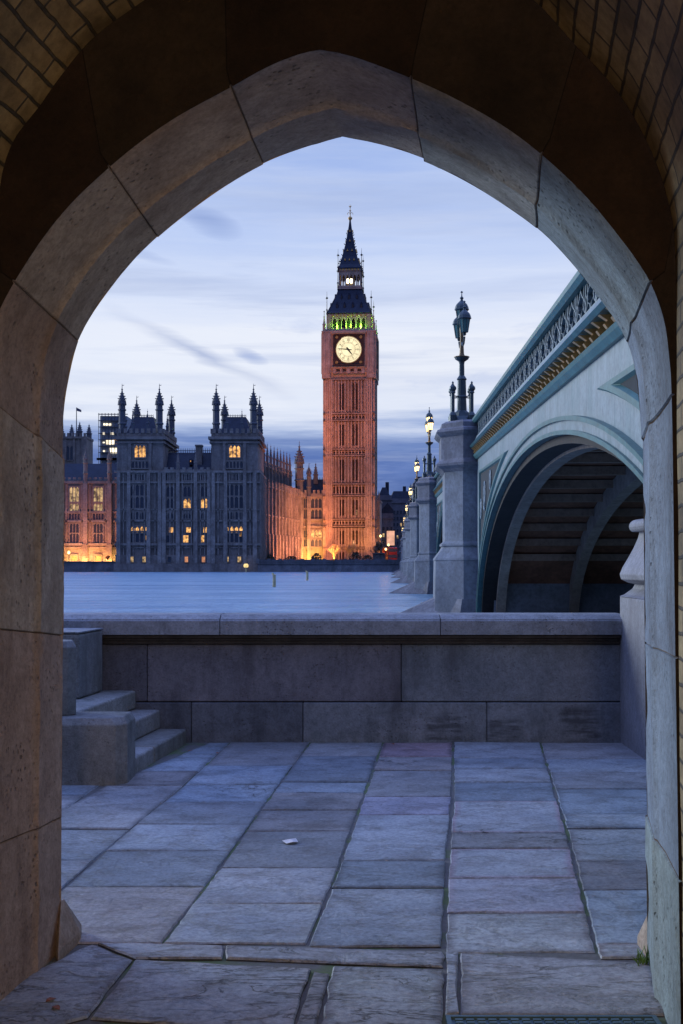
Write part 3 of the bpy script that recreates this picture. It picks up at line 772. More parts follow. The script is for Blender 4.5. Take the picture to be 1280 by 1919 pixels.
for si, (t0, t1) in enumerate(bounds):
    n = 16 if si == 0 else 8
    mb = MB()
    strip(mb, t0, t1, n, [(-.10, -.26), (-.16, -.20), (-.16, -.12), (-.10, -.07), (-.06, 0), (.14, 0), (.20, -.10), (.20, -.26)])
    mb.build('parapet_rail', M['paintdark'], br)
    mb = MB(); strip(mb, t0, t1, n, [(-.05, -.95), (-.14, -.93), (-.11, -.86), (-.05, -.72), (-.05, -.70), (.15, -.70), (.15, -.95)])
    mb.build('parapet_plinth', M['paint'], br)
    mb = MB(); strip(mb, t0, t1, n, [(-.05, -1.08), (-.20, -1.05), (-.26, -1.0), (-.16, -.952), (.15, -.952), (.15, -1.08)])
    strip(mb, t0, t1, n, [(.0, -1.42), (-.06, -1.42), (-.12, -1.34), (-.14, -1.28), (.0, -1.27)])
    mb.build('cornice', M['paintdark'], br)
    mb = MB(); strip(mb, t0, t1, n, [(.01, -1.268), (-.02, -1.268), (-.02, -1.082), (.01, -1.082)])
    mb.build('cornice_recess', M['void'], br)  # dark strip paints the shade between the brackets
    # gilded bracket course
    mb = MB(); un = .52 if si < 2 else .8
    k = int((t1 - t0) / un); hw = .055 if si < 2 else .14; rings = []
    for i in range(k):
        t = t0 + (i + .5) * un
        for tt, on in ((t - hw - .002, 0), (t - hw, 1), (t + hw, 1), (t + hw + .002, 0)):
            z = T(tt); q = (.10, .14, .10, .20) if on else (.004, .004, .004, .004)
            rings.append([(.0, tt, z - 1.264)] + [(-.02 - q[j], tt, z - dz_) for j, dz_ in enumerate((1.255, 1.20, 1.16, 1.09))] + [(.0, tt, z - 1.086)])
    mb.loft(rings)
    gb = mb.build('gilded_brackets', M['gold'], br); gb.data.materials.append(M['void'])
    for pg in gb.data.polygons:
        if all(gb.data.vertices[q].co.x > -.03 for q in pg.vertices): pg.material_index = 1  # valley faces coloured dark as shade
    # pierced trefoil balustrade
    mb = MB(); strip(mb, t0, t1, n, [(.055, -.70), (.055, -.26), (.09, -.26), (.09, -.70)]); mb.build('balustrade_backing', M['void'], br)  # added sheet, its dark colour standing in for shade behind the tracery
    mb = MB(); un = .86
    k = int((t1 - t0) / un)
    for i in range(k):
        ta = t0 + (i + .5) * un; tm = ta; z = T(tm); sl = (T(tm + .2) - T(tm - .2)) / .4
        zz_ = lambda t, d: T(t) + d
        if si < 2:
            def bar(p, q, w=.02):
                mb.loft([[(s_, p[0] - w, zz_(p[0], p[1])) for s_ in (-.02,)] + [(-.02, p[0] + w, zz_(p[0], p[1])), (.05, p[0] + w, zz_(p[0], p[1])), (.05, p[0] - w, zz_(p[0], p[1]))],
                         [(-.02, q[0] - w, zz_(q[0], q[1])), (-.02, q[0] + w, zz_(q[0], q[1])), (.05, q[0] + w, zz_(q[0], q[1])), (.05, q[0] - w, zz_(q[0], q[1]))]])
            bar((ta, -.70), (ta, -.56), .035)
            for sg in (-1, 1):
                pts = [(ta, -.58), (ta + sg * .05, -.50), (ta + sg * .16, -.44), (ta + sg * .30, -.38), (ta + sg * .39, -.31), (ta + sg * .43, -.258)]
                for p, q in zip(pts, pts[1:]): bar(p, q, .022)
                pts = [(ta + sg * .03, -.66), (ta + sg * .14, -.60), (ta + sg * .20, -.52), (ta + sg * .17, -.45)]
                for p, q in zip(pts, pts[1:]): bar(p, q, .018)
                bar((ta + sg * .43, -.70), (ta + sg * .36, -.60), .02); bar((ta + sg * .36, -.60), (ta + sg * .20, -.56), .016)
                bar((ta + sg * .20, -.43), (ta + sg * .14, -.258), .018)
            bar((ta, -.40), (ta, -.258), .03); bar((ta, -.40), (ta + .08, -.48), .018); bar((ta, -.40), (ta - .08, -.48), .018)
        else:
            mb.box(-.02, .05, ta - .14, ta + .14, T(ta) - .70, T(ta) - .26)
    if si >= 2: strip(mb, t0, t1, n, [(-.02, -.30), (-.02, -.262), (.05, -.262), (.05, -.30)])
    mb.build('balustrade', M['paint'], br)
# spandrels, archivolts, ribs
def ell(tc_, hs, rise, t):
    u = (t - tc_) / hs; return WL - .0 + rise * math.sqrt(max(0, 1 - u * u))
for si, (t0, t1, pt) in enumerate(spans):
    tcn = (t0 + t1) / 2; hs = (t1 - t0) / 2
    crown = T(tcn) - 1.42 - .50               # outer archivolt crown
    ro = crown - WL; ri = ro - .38; hso = hs + .6
    NSEG = 56 if si == 0 else 28
    ta = [tcn - hso * math.cos(math.pi * i / NSEG) for i in range(NSEG + 1)]
    mb = MB()
    fr, bk = [], []
    b0, b1 = bounds[si] if si == 0 else (bounds[si][0] - .2, bounds[si][1] + .2)
    extra = [b0] if b0 < ta[0] else []
    allT = ([b0] if b0 < ta[0] else []) + ta + ([b1] if b1 > ta[-1] else [])
    lo = [ell(tcn, hso, ro, t) if ta[0] <= t <= ta[-1] else WL - .5 for t in allT]
    lo = [l if (ta[0] < t < ta[-1]) else WL - .5 for l, t in zip(lo, allT)]
    for t, l in zip(allT, lo):
        fr.append((mb.v((0, t, l)), mb.v((0, t, T(t) - 1.25)))); bk.append((mb.v((.35, t, l)), mb.v((.35, t, T(t) - 1.25))))
    for i in range(len(allT) - 1):
        mb.f([fr[i][0], fr[i + 1][0], fr[i + 1][1], fr[i][1]]); mb.f([bk[i][0], bk[i][1], bk[i + 1][1], bk[i + 1][0]])
        mb.f([fr[i][0], bk[i][0], bk[i + 1][0], fr[i + 1][0]])
    mb.build('spandrel', M['paint'], br)
    # moulded archivolt in three orders stepping back under the arch
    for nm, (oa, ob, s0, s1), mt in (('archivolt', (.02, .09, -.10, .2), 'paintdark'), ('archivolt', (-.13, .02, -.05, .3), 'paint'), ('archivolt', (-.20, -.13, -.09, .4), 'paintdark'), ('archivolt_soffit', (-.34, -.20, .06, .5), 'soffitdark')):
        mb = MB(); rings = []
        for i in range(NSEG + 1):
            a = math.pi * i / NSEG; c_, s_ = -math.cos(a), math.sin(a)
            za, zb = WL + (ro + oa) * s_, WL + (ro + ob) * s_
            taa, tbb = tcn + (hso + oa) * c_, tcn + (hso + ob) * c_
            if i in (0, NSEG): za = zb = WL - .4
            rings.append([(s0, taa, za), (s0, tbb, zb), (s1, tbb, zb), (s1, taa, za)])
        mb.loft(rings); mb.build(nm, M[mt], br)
    # iron ribs under the deck
    ribs = [.62, 2.85, 5.05, 7.3, 9.6, 12, 14.5, 17, 19.5, 21.8] if si == 0 else [.62, 5, 10, 16, 21.8]
    for s_ in ribs:
        mb = MB(); rings = []
        for i in range(NSEG + 1):
            a = math.pi * i / NSEG; c_, q = -math.cos(a), math.sin(a)
            w = .14
            rings.append([(s_ - w, tcn + hs * c_, WL + ri * q - .02), (s_ + w, tcn + hs * c_, WL + ri * q - .02), (s_ + w, tcn + (hs + .55) * c_, WL + (ri + .5) * q), (s_ - w, tcn + (hs + .55) * c_, WL + (ri + .5) * q)])
        mb.loft(rings); mb.build('arch_rib', M['rib'], br)
    mb = MB()
    NB = 26 if si == 0 else 10
    for i in range(1, NB):
        a = math.pi * i / NB; c_, q = -math.cos(a), math.sin(a)
        t, z = tcn + (hs + .36) * c_, WL + (ri + .30) * q
        if z < WL + 1.95: continue
        mb.box(.5, WID, t - .09, t + .09, z, z + .20)
    if si == 0: mb.build('cross_beams', M['beam'], br)
    mb2 = MB(); rings = []
    for i in range(NSEG + 1):
        a = math.pi * i / NSEG; c_, q = -math.cos(a), math.sin(a)
        rings.append([(.40, tcn + (hs + .6) * c_, WL + (ri + .52) * q), (WID, tcn + (hs + .6) * c_, WL + (ri + .52) * q)])
    mb2.loft(rings, closed=False, cap0=False, cap1=False); mb2.build('soffit_plating', M['plating'], br)
    # traceried triangular panels in the haunches
    for sg in ((-1, 1) if si < 2 else ()):
        L1 = hso * .955
        gap_ = lambda L, off: (T(tcn + sg * L) - 1.42 - .40) - (WL + ro * math.sqrt(max(0, 1 - (L / hso) ** 2)) + off)
        def tip(off):
            L = 0.0
            while L < L1 and gap_(L, off) < 0: L += .02
            return L
        L0 = tip(.48)
        def tri(ins, n=10):
            pts_top, pts_arc = [], []
            la, lb = tip(.48 + ins * 2.2) + .001, L1 - ins
            for i in range(n + 1):
                L = la + (lb - la) * i / n; t = tcn + sg * L
                zt = T(t) - 1.42 - .40 - ins; zb = WL + ro * math.sqrt(max(0, 1 - (L / hso) ** 2)) + .48 + ins * 1.2
                pts_top.append((t, zt)); pts_arc.append((t, min(zb, zt - .005)))
            return pts_top + pts_arc[::-1]
        o_, i_ = tri(0), tri(.13)
        mb = MB()
        A = [mb.v((-.004, *p)) for p in o_]; B = [mb.v((-.055, *p)) for p in tri(.03)]; C = [mb.v((-.055, *p)) for p in tri(.10)]; D_ = [mb.v((-.004, *p)) for p in i_]
        n = len(A)
        for X, Y in ((A, B), (B, C), (C, D_)):
            for i in range(n): mb.f([X[i], X[(i + 1) % n], Y[(i + 1) % n], Y[i]])
        mb.build('panel_frame', M['paintdark'], br)
        mb = MB(); nn = 11
        VT = [mb.v((-.003, *p)) for p in i_]
        for i in range(nn - 1): mb.f([VT[i], VT[i + 1], VT[2 * nn - 2 - i], VT[2 * nn - 1 - i]])
        mb.build('panel_recess', M['void'], br)  # flat dark sheet standing in for the shaded opening
        for (fr_, rad) in ((.55, .26), (.78, .42), (.93, .3)):
            L = L0 + (L1 - L0) * fr_; t = tcn + sg * L
            zt = T(t) - 1.72; zb = WL + (ro + .45) * math.sqrt(max(0, 1 - (L / (hso + .45)) ** 2))
            zc = (zt + zb) / 2 if fr_ < .9 else zb + (zt - zb) * .5; r = min(rad, (zt - zb) / 2)
            mb = MB()
            pts = [(-.03, t + r * math.cos(a) * .8, zc + r * math.sin(a)) for a in [math.pi * 2 * j / 14 for j in range(15)]]
            mb.path(pts, .022, 4)
            for j in range(4):
                a = math.pi / 4 + j * math.pi / 2
                mb.tube((-.03, t, zc), (-.03, t + r * math.cos(a) * .8, zc + r * math.sin(a)), .018, .018, 4)
            mb.build('panel_tracery', M['paint'], br)
mb = MB(); strip(mb, -6, 262, 40, [(.15, -1.24), (.15, -.96), (WID, -.96), (WID, -1.24)]); mb.build('deck', M['plating'], br)
mb = MB(); strip(mb, -6, 262, 40, [(WID, -1.6), (WID, -.1), (WID + .3, -.1), (WID + .3, -1.6)]); mb.build('far_parapet', M['paintdark'], br)
# near abutment
mb = MB(); mb.box(.02, WID, -6, 9.2, -1, CAMZ + 1.2); mb.build('abutment', M['pier'], br)
# piers
def oct_plan(k, hw, pr):     # half octagon facing upstream; k scales outward
    return [(.4, -hw - k), (-.45 * pr, -hw - k), (-1.0 * pr - k, -hw * .56 - k * .4), (-1.0 * pr - k, hw * .56 + k * .4), (-.45 * pr, hw + k), (.4, hw + k)]
for pi, pt in enumerate(PIERS + [261]):
    tp = T(pt)
    tp -= .18
    def ring(k, z, hw=1.55, pr=1.0): return [(x_, pt + y_, z) for x_, y_ in oct_plan(k, hw, pr)]
    mb = MB()
    mb.loft([ring(.34, WL - .8), ring(.30, 1.66), ring(.32, 1.70), ring(.30, 1.76), ring(.12, 2.0), ring(.05, 2.12), ring(.10, 2.16), ring(.10, 2.22), ring(0, 2.30), ring(0, tp - 1.62)])
    pr_o = mb.build('pier', M['pier'], br)
    mb = MB()
    mb.loft([ring(0.01, tp - 1.62), ring(.12, tp - 1.52), ring(.26, tp - 1.44), ring(.28, tp - 1.36), ring(.14, tp - 1.24), ring(.12, tp - 1.20), ring(.12, tp - .50), ring(.22, tp - .42), ring(.28, tp - .34), ring(.24, tp - .26), ring(.10, tp - .20), ring(.10, tp - .06), ring(-.05, tp + .02)])
    mb.build('pier_cap', M['piercap'], pr_o)
    mb = MB()
    base = [(.4, pt - 1.95), (-.6, pt - 1.95), (-2.9, pt), (-.6, pt + 1.95), (.4, pt + 1.95)]
    top = [(.4, pt - 1.9), (-.5, pt - 1.9), (-1.3, pt - .6), (-1.3, pt + .6), (.4, pt + 1.9)]
    mb.loft([[(x_, y_, WL - .8) for x_, y_ in base], [(x_, y_, WL + .04) for x_, y_ in base], [(x_, y_, WL + .75) for x_, y_ in top]])
    mb.build('cutwater', M['piercap'], pr_o)
    mb = MB()       # the long body of the pier under the arches
    mb.box(.42, WID, pt - 3.0 if pi == 0 else pt - 2.2, pt + 2.2, WL - .8, 1.55)
    mb.box(.42, WID, pt - 1.4, pt + 1.4, 1.55, tp - 1.3)
    mb.build('pier_body', M['pier'], pr_o)

# bridge lamps
def lantern(mbi, mbg, x, y, z, s=1.0):
    # z = foot of lantern
    mbi.lathe([(.03 * s, z - .12 * s), (.07 * s, z - .06 * s), (.05 * s, z - .02 * s), (.13 * s, z)], 8, x, y)
    mbg.lathe([(.125 * s, z + .002), (.20 * s, z + .46 * s)], 8, x, y, R(22.5))
    for i in range(8):
        a = R(22.5 + 45 * i); mbi.tube((x + .13 * s * math.cos(a), y + .13 * s * math.sin(a), z), (x + .205 * s * math.cos(a), y + .205 * s * math.sin(a), z + .46 * s), .011 * s, .011 * s, 4)
    mbi.lathe([(.21 * s, z + .46 * s), (.25 * s, z + .49 * s), (.235 * s, z + .54 * s), (.22 * s, z + .60 * s), (.18 * s, z + .68 * s), (.10 * s, z + .76 * s), (.05 * s, z + .81 * s), (.04 * s, z + .85 * s), (.07 * s, z + .89 * s), (.02 * s, z + .95 * s), (.012 * s, z + 1.06 * s), (.05 * s, z + 1.09 * s), (0, z + 1.14 * s)], 10, x, y)
def make_lamp(glass, label, lit):
    t = thing('bridge_lamp', label, 'street lamp', (0, 0, 0), -TH_B, 'lamps along the bridge parapet')
    mb = MB()
    mb.lathe([(.50, 0), (.50, .10), (.42, .16), (.30, .30), (.26, .42), (.20, .46), (.16, .50)], 8, 0, 0, R(22.5))
    mb.build('lamp_base', M['iron'], t)
    for i in range(4):
        a = R(45 + 90 * i); x_, y_ = .44 * math.cos(a), .44 * math.sin(a)
        mb = MB(); mb.lathe([(.11, 0), (.13, .30), (.10, .36), (.06, .42), (.06, 1.02), (.09, 1.05), (.07, 1.10), (.12, 1.17), (.11, 1.24), (.05, 1.30), (.025, 1.35), (.04, 1.38), (0, 1.44)], 8, x_, y_)
        mb.tube((x_, y_, .95), (x_ * .3, y_ * .3, .95), .02)
        mb.build('colonette', M['iron'], t)
    mb = MB(); mb.lathe([(.17, .4), (.15, .9), (.17, .95), (.15, 1.0), (.14, 1.5), (.17, 1.54), (.12, 1.62), (.09, 1.66), (.085, 2.05), (.10, 2.12), (.22, 2.20), (.24, 2.26), (.16, 2.30), (.10, 2.31)], 10)
    mb.build('column', M['iron'], t)
    mb = MB(); mb.lathe([(.10, 2.31), (.075, 2.4), (.055, 2.9), (.07, 3.2), (.05, 3.42)], 8)
    mb.lathe([(.26, 2.262), (.26, 2.285), (.2, 2.30)], 10)
    mb.build('gilded_stem', M['oldgold'], t)
    mi, mg = MB(), MB(); lantern(mi, mg, 0, 0, 3.36, .98)
    l = mi.build('lantern', M['iron'], t); mg.build('lantern_glass', glass, l)
    for sg in (-1, 1):
        mi, mg = MB(), MB(); lantern(mi, mg, -.06 * sg, .50 * sg, 3.0, .92)
        mi.path([(0, .03 * sg, 2.75), (-.02 * sg, .2 * sg, 2.62), (-.04 * sg, .40 * sg, 2.66), (-.06 * sg, .5 * sg, 2.86)], .035, 5)
        l = mi.build('lantern', M['iron'], t); mg.build('lantern_glass', glass, l)
    return t
lab = ['unlit green glazed triple lantern lamp post on the nearest bridge pier',
       'lit triple lantern lamp on the second bridge pier, just beyond the unlit one',
       'lit triple lantern lamp on the third pier, second glowing lamp along the bridge',
       'third glowing lamp along the bridge, on the fourth pier',
       'fourth glowing lamp along the bridge, on the fifth pier',
       'small glowing lamp on the sixth bridge pier near the far bank',
       'farthest tiny glowing lamp at the far end of the bridge']
def bpos(s_, t, z): return (2.71 + s_ * math.cos(TH_B) + t * math.sin(TH_B), t * math.cos(TH_B) - s_ * math.sin(TH_B), z)
unlit = make_lamp(M['lampglass'], lab[0], False); unlit.location = bpos(-.40, PIERS[0], T(PIERS[0]) - .19)
lit = None
for i, pt in enumerate(PIERS[1:] + [261]):
    o = make_lamp(M['lamplit'], lab[i + 1], True) if lit is None else copy_tree(lit)
    lit = lit or o
    o['label'] = lab[i + 1]; o.location = bpos(-.40, pt, T(pt) - .19)
    if i < 3: lamp('lantern_light', 'POINT', (0, 0, 3.6), 260, (1, .72, .36), o, shadow_soft_size=.25)

# ================================================================== PALACE helpers
WCACHE = {}
def window(parent, Mx, w, h, nx, nz, pane, stonemat, arched=True, name='window', proud=.22):
    key = (round(w, 2), round(h, 2), nx, nz, stonemat, arched)
    if key not in WCACHE:
        mb = MB(); b_ = min(.22, w * .12)
        mb.box(-w / 2 - b_, -w / 2, -proud, 0, -b_, h + b_); mb.box(w / 2, w / 2 + b_, -proud, 0, -b_, h + b_)
        mb.box(-w / 2, w / 2, -proud, 0, h, h + b_); mb.box(-w / 2, w / 2, -proud - .06, 0, -b_, 0)
        mw = max(.07, w * .035)
        for i in range(1, nx): x_ = -w / 2 + w * i / nx; mb.box(x_ - mw, x_ + mw, -proud + .05, -.03, 0, h)
        for i in range(1, nz): z_ = h * i / nz; mb.box(-w / 2, w / 2, -proud + .07, -.031, z_ - mw, z_ + mw)
        if arched:
            cw = w / nx
            for lv in range(nz):
                zt = h * (lv + 1) / nz
                for i in range(nx):
                    xa = -w / 2 + i * cw
                    mb.xz([(xa, zt), (xa + cw * .5, zt), (xa + cw * .28, zt - cw * .28), (xa, zt - cw * .7)], -proud + .09, -.032)
                    mb.xz([(xa + cw, zt), (xa + cw * .5, zt), (xa + cw * .72, zt - cw * .28), (xa + cw, zt - cw * .7)], -proud + .09, -.032)
        pb = MB(); pb.box(-w / 2, w / 2, -.03, -.004, 0, h)
        WCACHE[key] = (mb.mesh('window', M[stonemat]), pb)
        pm = pb.mesh('pane', M['glass']); WCACHE[key] = (WCACHE[key][0], pm, {})
    fm, pm, var = WCACHE[key]
    o = place(name, fm, parent, Mx)
    if pane not in var:
        p2 = pm.copy(); p2.materials.clear(); p2.materials.append(M[pane]); var[pane] = p2
    place('pane', var[pane], o)
    return o
TCACHE = {}
def turret_mesh(h_sh, h_cap, r, mat, cap_mat_dark=True):
    key = (round(h_sh, 1), round(h_cap, 1), round(r, 2), mat)
    if key in TCACHE: return TCACHE[key]
    mb = MB()
    p = [(r, 0)]
    nb = max(2, int(h_sh / 3.2))
    for i in range(1, nb + 1):
        z = h_sh * i / nb
        p += [(r * .94, z - h_sh / nb + .2), (r * .94, z - .35), (r * 1.16, z - .25), (r * 1.16, z - .02)]
    hc = h_cap
    p += [(r * .92, h_sh + .01), (r * .88, h_sh + hc * .18), (r * 1.12, h_sh + hc * .2), (r * 1.12, h_sh + hc * .23), (r * .95, h_sh + hc * .27), (r * .9, h_sh + hc * .36), (r * .70, h_sh + hc * .47), (r * .42, h_sh + hc * .58),
          (r * .24, h_sh + hc * .68), (r * .15, h_sh + hc * .76), (r * .32, h_sh + hc * .78), (r * .10, h_sh + hc * .81), (.06, h_sh + hc * .9), (.04, h_sh + hc)]
    mb.lathe(p, 8, 0, 0, R(22.5))
    for i in range(8):              # crockets up the cap and little gables round its foot
        a = R(22.5 + 45 * i)
        for fz, fr_ in ((.40, .88), (.50, .68), (.60, .44)):
            x_, y_, z_ = r * fr_ * math.cos(a), r * fr_ * math.sin(a), h_sh + hc * fz
            mb.tube((x_ * .8, y_ * .8, z_), (x_ * 1.4, y_ * 1.4, z_ + .14 * r), .12 * r, .10 * r, 4)
        a = R(45 * i); x_, y_ = r * .98 * math.cos(a), r * .98 * math.sin(a)
        mb.tube((x_, y_, h_sh + hc * .16), (x_, y_, h_sh + hc * .36), .26 * r, .03, 4)
    mb.tube((0, 0, h_sh + hc * .93), (.42 * r + .1, 0, h_sh + hc * .95), .06, .06, 4)
    TCACHE[key] = mb.mesh('turret', M[mat]); return TCACHE[key]
def pinn_mesh(h, r, mat):
    key = ('p', round(h, 1), round(r, 2), mat)
    if key in TCACHE: return TCACHE[key]
    mb = MB()
    mb.lathe([(r, 0), (r, h * .38), (r * 1.25, h * .4), (r * 1.25, h * .43), (r * .85, h * .46), (r * .35, h * .75), (r * .15, h * .86), (r * .4, h * .88), (.03, h * .92), (.02, h)], 4, 0, 0, R(45))
    for i in range(4):
        a = R(90 * i + 45)
        for k in (.52, .62, .72):
            rr = r * (.85 - (k - .46) * 1.7)
            mb.tube((rr * math.cos(a), rr * math.sin(a), h * k), ((rr + .25 * r) * math.cos(a), (rr + .25 * r) * math.sin(a), h * k + .1 * r), .12 * r, .1 * r, 4)
    TCACHE[key] = mb.mesh('pinnacle', M[mat]); return TCACHE[key]
def Tm(x, y, z, rz=0): return Matrix.Translation((x, y, z)) @ Matrix.Rotation(rz, 4, 'Z')
def battlement(mb, x0, x1, y0, y1, z, h=.9, step=1.3, along='x'):
    n = max(1, int(abs((x1 - x0) if along == 'x' else (y1 - y0)) / step))
    for i in range(n):
        if along == 'x':
            a = x0 + (x1 - x0) * (i + .2) / n; b_ = x0 + (x1 - x0) * (i + .75) / n
            mb.box(a, b_, y0, y1, z, z + h)
        else:
            a = y0 + (y1 - y0) * (i + .2) / n; b_ = y0 + (y1 - y0) * (i + .75) / n
            mb.box(x0, x1, a, b_, z, z + h)

# ---------------- two-towered pavilion on the river
D1 = 255.0
pav = thing('palace_pavilion', 'dark gothic palace block with two pinnacled towers and scattered lit windows rising from the river', 'palace building', (PX(350, D1), D1, WL))
ox = PX(350, D1)
lx = lambda px: PX(px, D1) - ox
lz = lambda py: PZ(py, D1) - WL
mb = MB()
DEP = 24
mb.box(lx(218), lx(482), 0, DEP, -1, lz(884))
mb.build('wall', M['palace'], pav)
mb = MB()   # plinth
mb.box(lx(217) - .4, lx(482) + .4, -.9, -.002, -1, lz(1056)); mb.box(lx(217) - .1, lx(482) + .1, -.45, -.003, lz(1056), lz(1040))
mb.build('plinth', M['palace'], pav)
# string courses
mb = MB()
for y, d, h in ((884, .5, .45), (904, .4, .35), (955, .3, .3), (976, .3, .3), (1020, .45, .45), (1026, .3, .2)):
    mb.box(lx(218) - d, lx(482) + d, -d, -.004, lz(y) - h / 2, lz(y) + h / 2)
    mb.box(lx(482) + .004, lx(482) + d, 0, DEP, lz(y) - h / 2, lz(y) + h / 2)
mb.build('string_courses', M['palacetrim'], pav)
# buttress strips
mb = MB()
for px in (222, 241, 278, 299, 307, 333, 366, 391, 399, 422, 458, 477):
    mb.box(lx(px) - .42, lx(px) + .42, -.75, -.005, lz(1056), lz(960)); mb.box(lx(px) - .36, lx(px) + .36, -.6, -.006, lz(960), lz(884))
for px in (231, 249, 271, 290, 341, 358, 408, 430, 447, 468, 318, 325, 375, 383):
    mb.box(lx(px) - .12, lx(px) + .12, -.3, -.007, lz(1056), lz(886))
for k in range(7):
    y_ = 1.5 + k * 3.5; mb.box(lx(482) + .005, lx(482) + .6, y_ - .4, y_ + .4, 0, lz(884))
mb.build('buttresses', M['palacetrim'], pav)
for (ya, yb, stp) in ((974, 957, .62), (902, 886, .5), (1029, 1021, .8)):
    mb = MB(); x_ = lx(218) + .3
    while x_ < lx(482):
        mb.box(x_ - .07, x_ + .07, -.2, -.008, lz(ya), lz(yb)); mb.xz([(x_ - stp / 2, lz(yb)), (x_ + stp / 2, lz(yb)), (x_ + .07, lz(yb) - .5), (x_ - .07, lz(yb) - .5)], -.19, -.009)
        x_ += stp
    mb.build('blind_arcade', M['palacetrim'], pav)
mb = MB()
for k, (xa, xb) in enumerate(((305, 395),)):
    battlement(mb, lx(xa), lx(xb), -.3, .1, lz(884), .9, 1.2); mb.box(lx(xa), lx(xb), -.25, .05, lz(884), lz(884) + .5)
mb.build('parapet', M['palacetrim'], pav)
for px in (333, 366): place('pinnacle', pinn_mesh(4.6, .45, 'palace'), pav, Tm(lx(px), -.2, lz(884)))
# towers
for side, (xa, xb) in enumerate(((218, 305), (395, 482))):
    mb = MB(); x0, x1 = lx(xa), lx(xb)
    mb.box(x0, x1, .01, 20, lz(884), lz(812)); 
    for y, d, h in ((829, .35, .4), (821, .6, .6)): mb.box(x0 - d, x1 + d, -d, 20 + d, lz(y) - h / 2, lz(y) + h / 2)
    battlement(mb, x0, x1, -.2, .3, lz(812), 1.0, 1.2); battlement(mb, x1 - .3, x1 + .2, 0, 20, lz(812), 1.0, 1.3, 'y'); battlement(mb, x0 - .2, x0 + .3, 0, 20, lz(812), 1.0, 1.3, 'y'); battlement(mb, x0, x1, 19.8, 20.2, lz(812), 1.0, 1.2)
    for px in (.28, .72): mb.box(x0 + (x1 - x0) * px - .3, x0 + (x1 - x0) * px + .3, -.3, 0, lz(884), lz(829))
    tw = mb.build('tower', M['palace'], pav)
    mb = MB()
    rx0, rx1 = x0 + 1.6, x1 - 1.6
    mb.loft([[(rx0, 1.8, lz(812)), (rx1, 1.8, lz(812)), (rx1, 18.2, lz(812)), (rx0, 18.2, lz(812))], [(rx0 + 1.3, 5, lz(776)), (rx1 - 1.3, 5, lz(776)), (rx1 - 1.3, 15, lz(776)), (rx0 + 1.3, 15, lz(776))]])
    for i in range(12):
        x_ = rx0 + 1.3 + (rx1 - rx0 - 2.6) * i / 11; mb.tube((x_, 5, lz(776)), (x_, 5, lz(771)), .07, .03, 4)
    mb.tube((rx0 + 1.3, 5, lz(773.5)), (rx1 - 1.3, 5, lz(773.5)), .05, .05, 4)
    mb.build('roof', M['slate'], tw)
    for (tx, ty) in ((x0 + .95, .9), (x1 - .95, .9), (x0 + .95, 19.1), (x1 - .95, 19.1)):
        place('turret', turret_mesh(lz(766) - lz(818), lz(718) - lz(766), .78, 'soot'), tw, Tm(tx, ty, lz(818)))
    for k in (.34, .66): place('pinnacle', pinn_mesh(5.2, .38, 'soot'), tw, Tm(x0 + (x1 - x0) * k, .1, lz(812)))
    for k in (.33, .66):
        place('pinnacle', pinn_mesh(5.2, .38, 'soot'), tw, Tm(x1 - .1, 20 * k, lz(812)))
    c = (x0 + x1) / 2
    window(tw, Tm(c + lx(262) - lx(261.5), 0, lz(857)), 2.3, 2.5, 3, 1, 'litwin', 'palace')
    window(tw, Tm(c, 0, lz(877)), 3.6, 1.4, 5, 1, 'glass', 'palace')
# mid roof
mb = MB()
mb.loft([[(lx(305), 3, lz(884)), (lx(395), 3, lz(884)), (lx(395), 18, lz(884)), (lx(305), 18, lz(884))], [(lx(305), 8, lz(842)), (lx(395), 8, lz(842)), (lx(395), 13, lz(842)), (lx(305), 13, lz(842))]])
for i in range(26):
    x_ = lx(306) + (lx(394) - lx(306)) * i / 25; mb.tube((x_, 8, lz(842)), (x_, 8, lz(833)), .09, .03, 4)
mb.tube((lx(305), 8, lz(838)), (lx(395), 8, lz(838)), .07, .07, 4)
rf = mb.build('roof', M['slate'], pav)
mb = MB(); mb.box(lx(360), lx(372), 5, 7, lz(884), lz(832)); mb.box(lx(359), lx(373), 4.8, 7.2, lz(832), lz(829)); mb.build('chimney', M['palace'], rf)
mb = MB(); mb.box(lx(349), lx(355), 3.9, 5.6, lz(868), lz(858)); dm = mb.build('dormer', M['slate'], rf)
mb = MB(); mb.box(lx(351.3), lx(352.7), 3.86, 3.897, lz(862.5), lz(860)); mb.build('dormer_pane', M['litwin'], dm)
# windows
for c in (261, 438):
    window(pav, Tm(lx(c), 0, lz(952)), 3.9, 5.0, 4, 2, 'glass', 'palace'); window(pav, Tm(lx(c), 0, lz(973)), 3.9, 1.6, 4, 1, 'glass', 'palace')
    window(pav, Tm(lx(c), 0, lz(900)), 3.9, 1.4, 5, 1, 'glass', 'palace')
    window(pav, Tm(lx(c), 0, lz(1016)), 3.9, 2.2, 4, 1, 'glass', 'palace')
    window(pav, Tm(lx(c), 0, lz(998)), 3.9, 1.3, 4, 1, 'litwin', 'palace')
for c, a, b_, d in ((318, 'glass', 'glass', 'glass'), (350, 'litwin', 'glass', 'litwin'), (382, 'litwin', 'glass', 'litwin')):
    window(pav, Tm(lx(c), 0, lz(952)), 1.5, 2.0, 2, 1, a, 'palace'); window(pav, Tm(lx(c), 0, lz(931)), 1.5, 2.2, 2, 1, b_, 'palace')
    window(pav, Tm(lx(c), 0, lz(900)), 2.2, 1.4, 3, 1, 'glass', 'palace')
    window(pav, Tm(lx(c), 0, lz(972)), 1.5, 1.2, 2, 1, 'glass', 'palace')
    window(pav, Tm(lx(c) + .3, 0, lz(998)), 1.0, 1.1, 1, 1, 'litwin', 'palace', False)
    window(pav, Tm(lx(c) - .3, 0, lz(1016.5)), 1.1, 1.5, 1, 1, d, 'palace', False)
